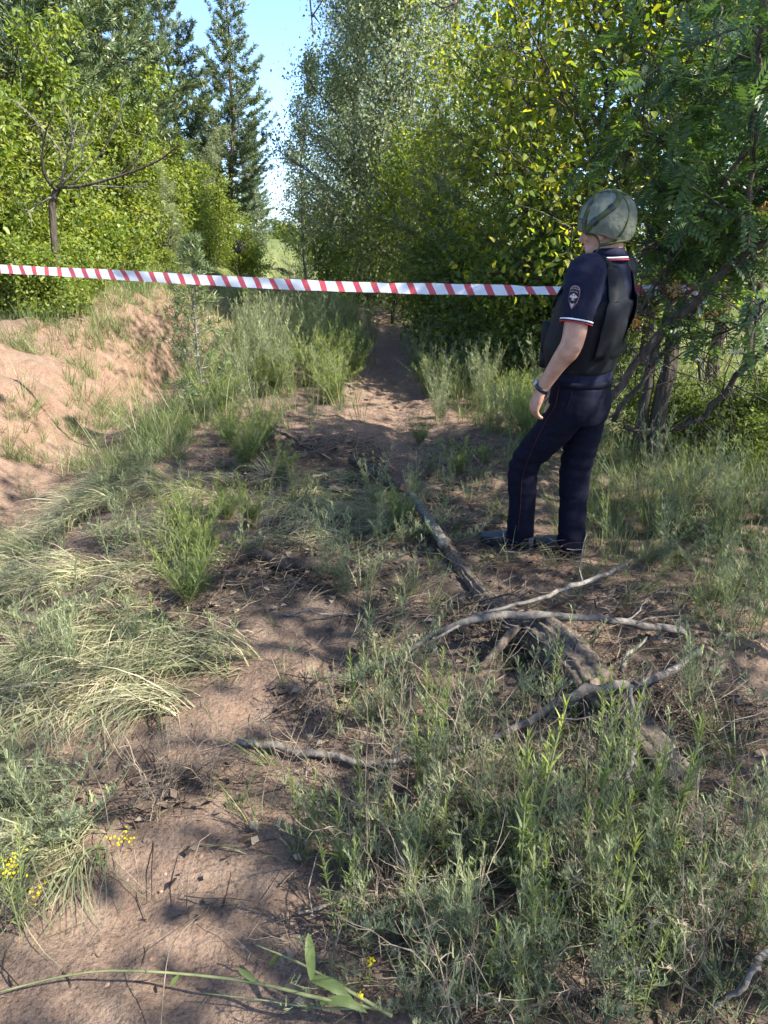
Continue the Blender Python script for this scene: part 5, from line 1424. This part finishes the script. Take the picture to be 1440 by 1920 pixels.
    for a, b, c, r in ((lh, lk, la, 1), (rh, rk, ra, 1)):
        tube(body, spline([a + UP * .05, a * .5 + b * .5, b, b * .5 + c * .5, c], 16), np.interp(np.linspace(0, 1, 16), [0, .25, .5, .68, 1], [.082, .075, .052, .053, .036]), 14)
    for hl_, tt in ((lheel, ltoe), (rheel, rtoe)):
        tube(body, [hl_ + UP * .05, hl_ * .4 + tt * .6 + UP * .01, tt * .9 + hl_ * .1], [.034, .032, .022], 10)
    def arm(a, b, c):
        tube(body, spline([a + (a - b) * .0, a * .5 + b * .5, b, b * .62 + c * .38, c], 22), np.interp(np.linspace(0, 1, 22), [0, .25, .5, .62, .85, 1], [.062, .055, .050, .049, .036, .030]), 18)
        # elbow
        ellipsoid(body, b + unit(b - (a + c) / 2) * .012, np.eye(3) * .042, 12, 8)
    arm(ls, le, lw); arm(rs_, re, rw)
    # --- hands: palm, four fingers, thumb
    def hand(w, k, across, palmn, pix=None):
        """w wrist, k knuckle centre, across: unit towards the index side, palmn: unit out of the palm"""
        along = unit(k - w)
        ring_loft(body, [w - along * .02, w + along * .02, w + along * .055, k - along * .005, k + along * .012], [.030, .034, .040, .042, .036], [.022, .020, .020, .017, .012], f=across, l=palmn, n=18)
        for i, (off, L) in enumerate(((.034, .078), (.0115, .086), (-.0115, .080), (-.033, .064))):
            q = k + across * off - along * .006
            d = along; pts = [q - along * .02, q]
            for j, (bend, fr) in enumerate(((.42, .45), (.60, .32), (.45, .23))):
                ang = bend * (.85 + .16 * i)
                d = unit(d * math.cos(ang) + palmn * math.sin(ang)); pts.append(pts[-1] + d * L * fr)
            P = spline(pts, 14)
            tube(body, P, np.interp(np.linspace(0, 1, 14), [0, .3, .55, .8, 1], [.0090, .0088, .0082, .0075, .0060]), 10)
        t0 = w + along * .03 + across * .026 + palmn * .008
        tp = [t0, t0 + unit(along * .7 + across * .6 + palmn * .4) * .035, t0 + unit(along * .85 + across * .35 + palmn * .5) * .066, t0 + unit(along + palmn * .65 + across * .15) * .088]
        tube(body, spline(tp, 10), [.016, .015, .013, .0115, .011, .0105, .0105, .010, .009, .007], 10)
    lk_ = m(1001, 764, .235)
    alongL = unit(lk_ - lw)
    palmL = unit(-fwd * .62 - lft * .75); palmL = unit(palmL - alongL * np.dot(palmL, alongL))
    acrossL = unit(np.cross(palmL, alongL))
    if np.dot(acrossL, fwd) < 0: acrossL = -acrossL
    hand(lw, lk_, acrossL, palmL)
    alongR = unit(fwd * .3 + lft * .1 - UP * .9); palmR = unit(lft - alongR * np.dot(lft, alongR)); acR = fwd - alongR * np.dot(fwd, alongR) - palmR * np.dot(fwd, palmR)
    hand(rw, rw + alongR * .085, unit(acR), palmR)
    bm = remesh(body, .0044, 2, 'body')
    part(bm, 'skin', 'body')
    for s in (-1, 1):
        b = Buf(); ellipsoid(b, H(.082, s * .032, -.004), ax3(.010, .013, .008), 12, 8); bpart(b, 'eye', 'eye')

    # --- shirt
    sh = Buf()
    ring_loft(sh, [S['belt'] - UP * .04, S['belt'], S['waist'], S['low'], S['chest'], S['up'], S['sho'], S['sho'] * .5 + S['neck'] * .5, S['neck'] + UP * .0],
              [.128, .125, .128, .140, .142, .132, .105, .085, .066], [.168, .165, .165, .172, .185, .192, .170, .115, .070])
    for s_, e_, w_ in ((ls, le, 1), (rs_, re, -1)):
        i_ = S['sho'] * .55 + s_ * .45; hem = s_ * .36 + e_ * .64
        tube(sh, spline([i_, s_ + UP * .012, s_ * .6 + e_ * .4, hem], 14), np.interp(np.linspace(0, 1, 14), [0, .35, .7, 1], [.075, .086, .078, .070]), 22)
    sm = remesh(sh, .006, 6, 'shirt')
    V = mv(sm); setv(sm, V + mn(sm) * (.006 * noise3(V, 14, 1) + .0025 * noise3(V, 40, 2))[:, None])
    so = part(sm, 'shirt', 'shirt')
    hem = ls * .36 + le * .64; axs = unit(le - ls)
    def band(c, a, r1, r2, wd, mat, name, parent, n=40, thick=.003, f=fwd):
        """hoop of cloth: two radii, width wd along axis a"""
        ff = unit(f - a * np.dot(f, a)); ll = np.cross(a, ff); b = Buf(); th = np.arange(n) * 2 * math.pi / n
        rg = []
        for (o_, k_) in ((-wd / 2, 0), (wd / 2, 0), (wd / 2, -thick), (-wd / 2, -thick)):
            rg.append(c + a * o_ + np.cos(th)[:, None] * ff * (r1 + k_) + np.sin(th)[:, None] * ll * (r2 + k_))
        V = np.array(rg).reshape(-1, 3); q = []
        for i in range(4):
            j = (i + 1) % 4
            for t in range(n): q.append([i * n + t, i * n + (t + 1) % n, j * n + (t + 1) % n, j * n + t])
        b.add(V, q); return bpart(b, mat, name, parent)
    band(hem + axs * .003, axs, .0735, .0735, .006, 'white_trim', 'sleeve_stripe', so, thick=.009)
    band(hem + axs * .009, axs, .0738, .0738, .005, 'shirt', 'sleeve_stripe', so, thick=.009)
    band(hem + axs * .014, axs, .0735, .0735, .005, 'red_trim', 'sleeve_stripe', so, thick=.009)
    # collar: flared hoop, white and red lines along its edge
    na = unit(hc - S['neck'] + fwd * -.02); cf = unit(fwd - na * np.dot(fwd, na)); cl = np.cross(na, cf)
    def hoop(o1, r1, o2, r2, mat, name, th_=.004):
        n = 44; th = np.arange(n) * 2 * math.pi / n; rg = []
        for (o_, r_) in ((o1, r1), (o2, r2), (o2, r2 - th_), (o1, r1 - th_)):
            rg.append(S['neck'] + na * o_ + np.cos(th)[:, None] * cf * (r_ * 1.02) + np.sin(th)[:, None] * cl * r_ - na * (.012 * np.maximum(0, np.cos(th)))[:, None])
        V = np.array(rg).reshape(-1, 3); q = []
        for i in range(4):
            j = (i + 1) % 4
            for t in range(n): q.append([i * n + t, i * n + (t + 1) % n, j * n + (t + 1) % n, j * n + t])
        b = Buf(); b.add(V, q); bpart(b, mat, name, so)
    hoop(.034, .071, -.004, .088, 'shirt', 'collar'); hoop(-.004, .0885, -.010, .0915, 'white_trim', 'collar_stripe'); hoop(-.010, .0915, -.014, .0935, 'shirt', 'collar_stripe'); hoop(-.014, .0935, -.019, .096, 'red_trim', 'collar_stripe')

    # --- vest
    ve = Buf()
    vC = [S['waist'] - UP * .035, S['waist'] * .5 + S['low'] * .5, S['low'], S['chest'], S['up'] * .7 + S['chest'] * .3]
    off = [fwd * .020, fwd * .026, fwd * .020, fwd * .0, -fwd * .012]
    ring_loft(ve, [c + o_ for c, o_ in zip(vC, off)], [.152, .168, .168, .164, .150], [.180, .192, .194, .190, .158], p=2.7, n=34)
    vm = remesh(ve, .007, 7, 'vest')
    V = mv(vm); setv(vm, V + mn(vm) * (.007 * noise3(V, 9, 11) + .0035 * noise3(V, 26, 12))[:, None])
    vo = part(vm, 'vest', 'vest')
    tree = BVHTree.FromPolygons([Vector(p_) for p_ in mv(sm)], [list(p_.vertices) for p_ in sm.polygons])
    vtree = BVHTree.FromPolygons([Vector(p_) for p_ in mv(vm)], [list(p_.vertices) for p_ in vm.polygons])
    def on(tr, p, off_):
        """nearest point on a garment, lifted along its normal (world in, world out)"""
        loc, nr, _, _ = tr.find_nearest(Vector(p - base)); return np.array(loc) + base + np.array(nr) * off_, np.array(nr)
    def strip(pts, wd, tr, lift, mat, name, parent, n=24, thick=.006, trs=None):
        thick = np.broadcast_to(thick, (n,))[:, None]
        P = spline(pts, n); Q, NN = [], []
        for p_ in P:
            best = None
            for t_ in (trs or [tr]):
                q_, nr = on(t_, p_, lift)
                dd = np.linalg.norm(q_ - p_)
                if best is None or dd < best[0]: best = (dd, q_, nr)
            Q.append(best[1]); NN.append(best[2])
        Q, NN = np.array(Q), np.array(NN)
        for _ in range(2): Q[1:-1] = (Q[:-2] + Q[1:-1] * 2 + Q[2:]) / 4
        T_ = unit(np.gradient(Q, axis=0)); sd = unit(np.cross(T_, NN)); w_ = np.broadcast_to(wd, (n,))[:, None] / 2
        rg = np.stack([Q - sd * w_ - NN * .003, Q - sd * w_ + NN * thick, Q + sd * w_ + NN * thick, Q + sd * w_ - NN * .003], 1)
        b = Buf(); q = []
        for i in range(n - 1):
            for j in range(4): k = (j + 1) % 4; q.append([4 * i + j, 4 * i + k, 4 * i + 4 + k, 4 * i + 4 + j])
        q.append([3, 2, 1, 0]); q.append([4 * n - 4, 4 * n - 3, 4 * n - 2, 4 * n - 1])
        b.add(rg.reshape(-1, 3), q); return bpart(b, mat, name, parent, False)
    for s in (1, -1):
        o_ = lft * s
        strip([S['waist'] + o_ * .10 - fwd * .2 + UP * .02, S['low'] + o_ * .11 - fwd * .2 + UP * .02, S['chest'] + o_ * .12 - fwd * .18, S['up'] + o_ * .12 - fwd * .14, S['sho'] + o_ * .115 - fwd * .06 + UP * .03, S['sho'] + o_ * .115 + fwd * .04 + UP * .03, S['up'] + o_ * .115 + fwd * .13, S['chest'] + o_ * .11 + fwd * .18],
              np.interp(np.linspace(0, 1, 30), [0, .2, .4, .58, 1], [.19, .17, .11, .065, .07]), tree, .001, 'vest', 'shoulder_strap', vo, 30, np.interp(np.linspace(0, 1, 30), [0, .2, .4, 1], [-.0025, .0005, .007, .007]), [tree, vtree])
    # front pouches and side closure
    def boxp(c, hf_, hl_, hu_, name, parent, mat='vest'):
        b = Buf(); ring_loft(b, [c - UP * hu_, c - UP * hu_ * .9, c + UP * hu_ * .9, c + UP * hu_], [hf_ * .9, hf_, hf_, hf_ * .9], [hl_ * .9, hl_, hl_, hl_ * .9], p=6, n=24); bpart(b, mat, name, parent)
    pc = S['low'] + fwd * .160 + lft * .075
    boxp(pc - UP * .02, .028, .065, .075, 'pouch', vo); boxp(pc - lft * .15 - UP * .02, .028, .065, .075, 'pouch', vo)
    boxp(S['waist'] + fwd * .148 + UP * .022 + lft * .01, .03, .13, .045, 'pouch', vo)

    # --- trousers
    tr = Buf()
    ring_loft(tr, [S['crotch'], S['crotch'] * .5 + S['hip'] * .5, S['hip'], S['hip'] * .5 + S['belt'] * .5, S['belt'] + UP * .005], [.118, .136, .140, .132, .126], [.155, .172, .174, .170, .164], p=2.3)
    for a, b, c, hl_, cc in ((lh, lk, la, lheel, .0), (rh, rk, ra, rheel, 0)):
        hem_ = c * .6 + hl_ * .4 + fwd * .015
        P = spline([a + UP * .06, a, a * .5 + b * .5, b, b * .5 + c * .5, c, hem_], 26)
        tube(tr, P, np.interp(np.linspace(0, 1, 26), [0, .17, .34, .5, .67, .85, 1], [.086, .095, .088, .077, .073, .071, .074]), 22)
    tm = remesh(tr, .007, 6, 'trousers')
    V = mv(tm)
    wr = .008 * noise3(V * [1, 1, 1.6], 8, 21) + .004 * noise3(V * [1, 1, 2.2], 22, 22)
    kz = lk[2]; wr += +.003 * np.sin((V[:, 2] + .15 * V[:, 0]) * 95) * np.exp(-((V[:, 2] - kz) / .10) ** 2) + .003 * np.sin((V[:, 2] - .2 * V[:, 1]) * 80 + 3 * V[:, 0] * 8) * np.exp(-((V[:, 2] - la[2]) / .07) ** 2)
    setv(tm, V + mn(tm) * wr[:, None])
    to = part(tm, 'trouser', 'trousers')
    ttree = BVHTree.FromPolygons([Vector(p_) for p_ in mv(tm)], [list(p_.vertices) for p_ in tm.polygons])
    pl = [m(u, v, .21) for u, v in [(1037, 715), (1030, 760), (1012, 790), (990, 850), (978, 900), (972, 950), (966, 1005)]]
    strip(pl, .0035, ttree, .0005, 'piping', 'piping', to, 40, .003)
    band(S['belt'] - UP * .004, UP, .1375, .1745, .030, 'trouser', 'belt', to)
    strip([m(1070, 735, .2), m(1062, 760, .22), m(1054, 785, .22)], .004, ttree, .001, 'trouser', 'pocket_seam', to, 12, .003)
    # --- shoes
    for hl_, tt, nm in ((lheel, ltoe, 1), (rheel, rtoe, 2)):
        ex = unit(tt - hl_); L = np.linalg.norm(tt - hl_); wd = np.cross(UP, ex)
        sh_ = Buf(); zg = min(hl_[2] - .035, tt[2] - .03)
        st_ = [(-.045, .030, .095), (-.02, .036, .105), (.03, .037, .108), (.09, .036, .082), (.15, .044, .062), (.19, .044, .052), (.225, .036, .042), (.242, .02, .03)]
        k = len(st_); V = []; n = 16; th = np.arange(n) * 2 * math.pi / n
        for (o_, w_, h_) in st_:
            c = hl_ + ex * o_; c = np.array([c[0], c[1], zg + .018 + h_ * .45])
            V.append(c + np.cos(th)[:, None] * wd * w_ + np.sin(th)[:, None] * UP * np.where(np.sin(th) > 0, h_ * .5, h_ * .45)[:, None])
        V = np.array(V).reshape(-1, 3); i = np.arange(k - 1)[:, None] * n; j = np.arange(n)[None]; kk = (j + 1) % n
        q = np.stack([i + j, i + kk, i + n + kk, i + n + j], -1).reshape(-1, 4)
        cc = [hl_ + ex * -.055, hl_ + ex * .25]; cc = [np.array([c_[0], c_[1], zg + .05]) for c_ in cc]
        b0 = sh_.n; sh_.add(np.vstack([V, cc]), q); j = np.arange(n); kk = (j + 1) % n
        sh_.f[3].append(np.vstack([np.stack([np.full(n, k * n), kk, j], -1), np.stack([np.full(n, k * n + 1), (k - 1) * n + j, (k - 1) * n + kk], -1)]) + b0); sh_.a[3].append(np.full(2 * n, .5))
        xo = bpart(sh_, 'shoe', 'shoe')
        b = Buf(); ring = []
        for z_ in (zg, zg + .022):
            for (o_, w_, h_) in st_: ring.append([*(hl_ + ex * o_ + wd * (w_ + .005))[:2], z_])
            for (o_, w_, h_) in st_[::-1]: ring.append([*(hl_ + ex * o_ - wd * (w_ + .005))[:2], z_])
        nn = 2 * k; q = [[i, (i + 1) % nn, nn + (i + 1) % nn, nn + i] for i in range(nn)]
        for i in range(k - 1): q.append([nn + i, nn + i + 1, nn + nn - 2 - i, nn + nn - 1 - i]); q.append([nn - 1 - i, nn - 2 - i, i + 1, i])
        b.add(np.array(ring), q); bpart(b, 'sole', 'sole', xo, False)

    # --- helmet
    hh = hc + hu * .028 - hf * .012 + hl * .0
    tf = unit(hf + hu * .12); tu = unit(hu - hf * .12 - tf * np.dot(hu - hf * .12, tf)); tl = np.cross(tu, tf)
    HR = np.array([.130, .116, .132])
    def hp(a, el, k=1.0):
        """point on the shell; a = azimuth from the front towards his left, el = elevation"""
        d = tf * (math.cos(a) * math.cos(el) * HR[0]) + tl * (math.sin(a) * math.cos(el) * HR[1]) + tu * (math.sin(el) * HR[2])
        return hh + d * k
    b = Buf(); nu, nv = 48, 18; V = []
    def low(a): return -.40 - .28 * max(0, -math.cos(a)) + .10 * max(0, math.cos(a))
    rngh = np.random.default_rng(3)
    for i in range(nv + 1):
        for j in range(nu):
            a = j * 2 * math.pi / nu; f = i / nv; el = low(a) + (math.pi / 2 * .995 - low(a)) * f
            w_ = 1 + .012 * math.sin(a * 5 + el * 3) + .010 * math.sin(a * 11 - el * 7) + .008 * math.sin(el * 14 + a * 2)
            V.append(hp(a, el, w_))
    for (k_, de) in ((1.0, -.05), (.965, -.04), (.93, .06)):
        for j in range(nu):
            a = j * 2 * math.pi / nu; V.append(hp(a, low(a) + de, k_))
    q = []
    for i in range(nv):
        for j in range(nu): q.append([i * nu + j, i * nu + (j + 1) % nu, (i + 1) * nu + (j + 1) % nu, (i + 1) * nu + j])
    o1 = (nv + 1) * nu
    for (x0, x1) in ((o1, 0), (o1 + nu, o1), (o1 + 2 * nu, o1 + nu)):
        for j in range(nu): q.append([x0 + j, x0 + (j + 1) % nu, x1 + (j + 1) % nu, x1 + j])
    b.add(V, q); ho = bpart(b, 'helmet', 'helmet')
    def hstrap(pts, wd, mat, name, k=1.018, n=16):
        P = spline([np.array([a, el]) for a, el in pts], n); Q = np.array([hp(a, el, k) for a, el in P]); NN = unit(Q - hh)
        T_ = unit(np.gradient(Q, axis=0)); sd = unit(np.cross(T_, NN))
        rg = np.stack([Q - sd * wd / 2 - NN * .004, Q - sd * wd / 2 + NN * .002, Q + sd * wd / 2 + NN * .002, Q + sd * wd / 2 - NN * .004], 1); b = Buf(); q = []
        for i in range(n - 1):
            for j in range(4): kk = (j + 1) % 4; q.append([4 * i + j, 4 * i + kk, 4 * i + 4 + kk, 4 * i + 4 + j])
        b.add(rg.reshape(-1, 3), q); bpart(b, mat, name, ho, False)
    for s in (1, -1):
        hstrap([(s * .95, -.36), (s * 1.0, .1), (s * 1.05, .55), (s * 1.0, .95)], .021, 'strap', 'strap')
        hstrap([(s * .97, -.38), (s * 1.5, .05), (s * 2.05, .5), (s * 2.35, .95), (s * 2.2, 1.3)], .023, 'strap', 'strap')
        hstrap([(s * 1.02, .53), (s * 1.05, .66)], .029, 'buckle', 'buckle', 1.026, 5); hstrap([(s * .97, -.08), (s * .99, .05)], .029, 'buckle', 'buckle', 1.026, 5)
        hstrap([(s * 1.36, -.08), (s * 1.50, .05)], .031, 'buckle', 'buckle', 1.026, 5); hstrap([(s * 1.88, .36), (s * 2.02, .48)], .031, 'buckle', 'buckle', 1.026, 5)
        hstrap([(s * .4, -.2), (s * .45, .4), (s * .9, 1.0), (s * 1.6, 1.15), (s * 2.4, .95), (s * 2.6, .5), (s * 2.55, .0), (s * 2.4, -.5)], .006, 'strap', 'seam', 1.012, 34)
    hstrap([(-2.0, 1.1), (-3.14, 1.0), (-4.28, 1.1)], .016, 'strap', 'strap', 1.018, 18)
    hstrap([(1.1, .02), (.4, .08), (-.3, .05)], .004, 'strap', 'seam', 1.01, 14)
    def tb(pts, r, mat, name):
        b = Buf(); tube(b, spline(pts, 16), r, 6); bpart(b, mat, name, ho)
    for s in (1, -1):
        tb([hp(s * 1.0, -.40, .98), H(.012, s * .082, -.035), H(-.002, s * .080, -.075), H(.03, s * .06, -.115), H(.055, s * .02, -.128)], .0045, 'strap', 'chin_strap')
        tb([H(-.002, s * .082, -.072), H(-.045, s * .078, -.068), H(-.085, s * .05, -.062), H(-.105, 0, -.058)], .007, 'strap', 'nape_strap')
    # --- watch
    wa = unit(lk_ - le); wc = lw + unit(lw - le) * -.005; wax = unit(lw - le)
    band(wc, wax, .037, .036, .020, 'buckle', 'watch', e, thick=.006)
    wd_ = unit(lft * .25 + fwd * .95 - wax * np.dot(lft * .25 + fwd * .95, wax))
    b = Buf(); c = wc + wd_ * .034; s1 = unit(np.cross(wax, wd_))
    tube(b, [c, c + wd_ * .010, c + wd_ * .0125], [.0205, .0205, .018], 24); wo = bpart(b, 'metal', 'watch_case')
    b = Buf(); tube(b, [c + wd_ * .0125, c + wd_ * .0135], [.0165, .0165], 24); bpart(b, 'dial', 'watch_dial', wo)
    # --- sleeve patch
    pc_, pn = on(tree, m(1070, 556, .33), .002)
    pn = unit(pn + unit(CAM - pc_) * .25); pu = unit(-axs - pn * np.dot(-axs, pn)); pr = np.cross(pu, pn)
    def shield(sc, lift, mat, name, parent=None):
        prof = [(0, .047), (.013, .045), (.024, .036), (.0265, .018), (.0265, -.004), (.021, -.024), (.010, -.042), (0, -.054)]
        prof = prof + [(-x_, y_) for x_, y_ in prof[1:-1]][::-1]
        V = []
        for (x_, y_) in prof:
            p_ = pc_ + pr * x_ * sc * .98 + pu * y_ * sc
            V.append(on(tree, p_, .0015 + lift)[0])
        V.append(on(tree, pc_, .0015 + lift)[0]); k = len(prof)
        b = Buf(); b.add(V, [[i, (i + 1) % k, k] for i in range(k)]); return bpart(b, mat, name, parent or so, False)
    po = shield(1.0, 0.0, 'patch_edge', 'sleeve_patch'); shield(.86, .0012, 'patch', 'patch_field', so)
    def flatp(polys, mat, name, lift):
        b = Buf()
        for pl_ in polys:
            V = [on(tree, pc_ + pr * x_ + pu * y_, .0015 + lift)[0] for x_, y_ in pl_]; k = len(V)
            c_ = np.mean(V, 0); b.add(V + [c_], [[i, (i + 1) % k, k] for i in range(k)])
        bpart(b, mat, name, so, False)
    eagle = [[(0, .014), (.003, .010), (.003, -.012), (0, -.017), (-.003, -.012), (-.003, .010)], [(.003, .002), (.010, .008), (.020, -.003), (.013, -.004), (.009, -.008), (.003, -.006)],
             [(-.003, .002), (-.003, -.006), (-.009, -.008), (-.013, -.004), (-.020, -.003), (-.010, .008)], [(-.006, -.013), (.006, -.013), (.009, -.017), (0, -.015), (-.009, -.017)], [(.002, .012), (.006, .011), (.006, .008), (.003, .008)], [(-.002, .012), (-.003, .008), (-.006, .008), (-.006, .011)]]
    flatp(eagle, 'patch_trim', 'patch_emblem', .0022)
    flatp([[(0, -.032), (.008, -.026), (.008, -.034), (0, -.046), (-.008, -.034), (-.008, -.026)]], 'patch_trim', 'patch_chevron', .0022)
    def arc_text(txt, rad, yc, size, name):
        b = Buf(); n = len(txt)
        for i, ch in enumerate(txt):
            fc = bpy.data.curves.new('t', 'FONT'); fc.body = ch; fc.size = size; fc.align_x = 'CENTER'; fc.resolution_u = 2
            o = bpy.data.objects.new('t', fc); COL.objects.link(o)
            me = bpy.data.meshes.new_from_object(o.evaluated_get(bpy.context.evaluated_depsgraph_get())); bpy.data.objects.remove(o)
            a = (i - (n - 1) / 2) * size * .80 / rad; bmx = bmesh.new(); bmx.from_mesh(me); bmesh.ops.triangulate(bmx, faces=bmx.faces)
            V = []
            for v_ in bmx.verts:
                x_, y_ = v_.co.x * 1.1, v_.co.y + rad
                X_, Y_ = x_ * math.cos(a) + y_ * math.sin(a), -x_ * math.sin(a) + y_ * math.cos(a) + yc
                V.append(on(tree, pc_ + pr * X_ + pu * Y_, .0040)[0])
            if V: b.add(V, [[v_.index for v_ in f_.verts] for f_ in bmx.faces])
            bmx.free(); bpy.data.meshes.remove(me)
        bpart(b, 'patch_trim', name, so, False)
    arc_text('ПОЛИЦИЯ', .030, .002, .0072, 'patch_lettering'); arc_text('РОССИЯ', .021, -.001, .0068, 'patch_lettering')
    tag(e, 'man seen from behind in olive helmet, black vest, navy polo and dark trousers', 'person')
man()
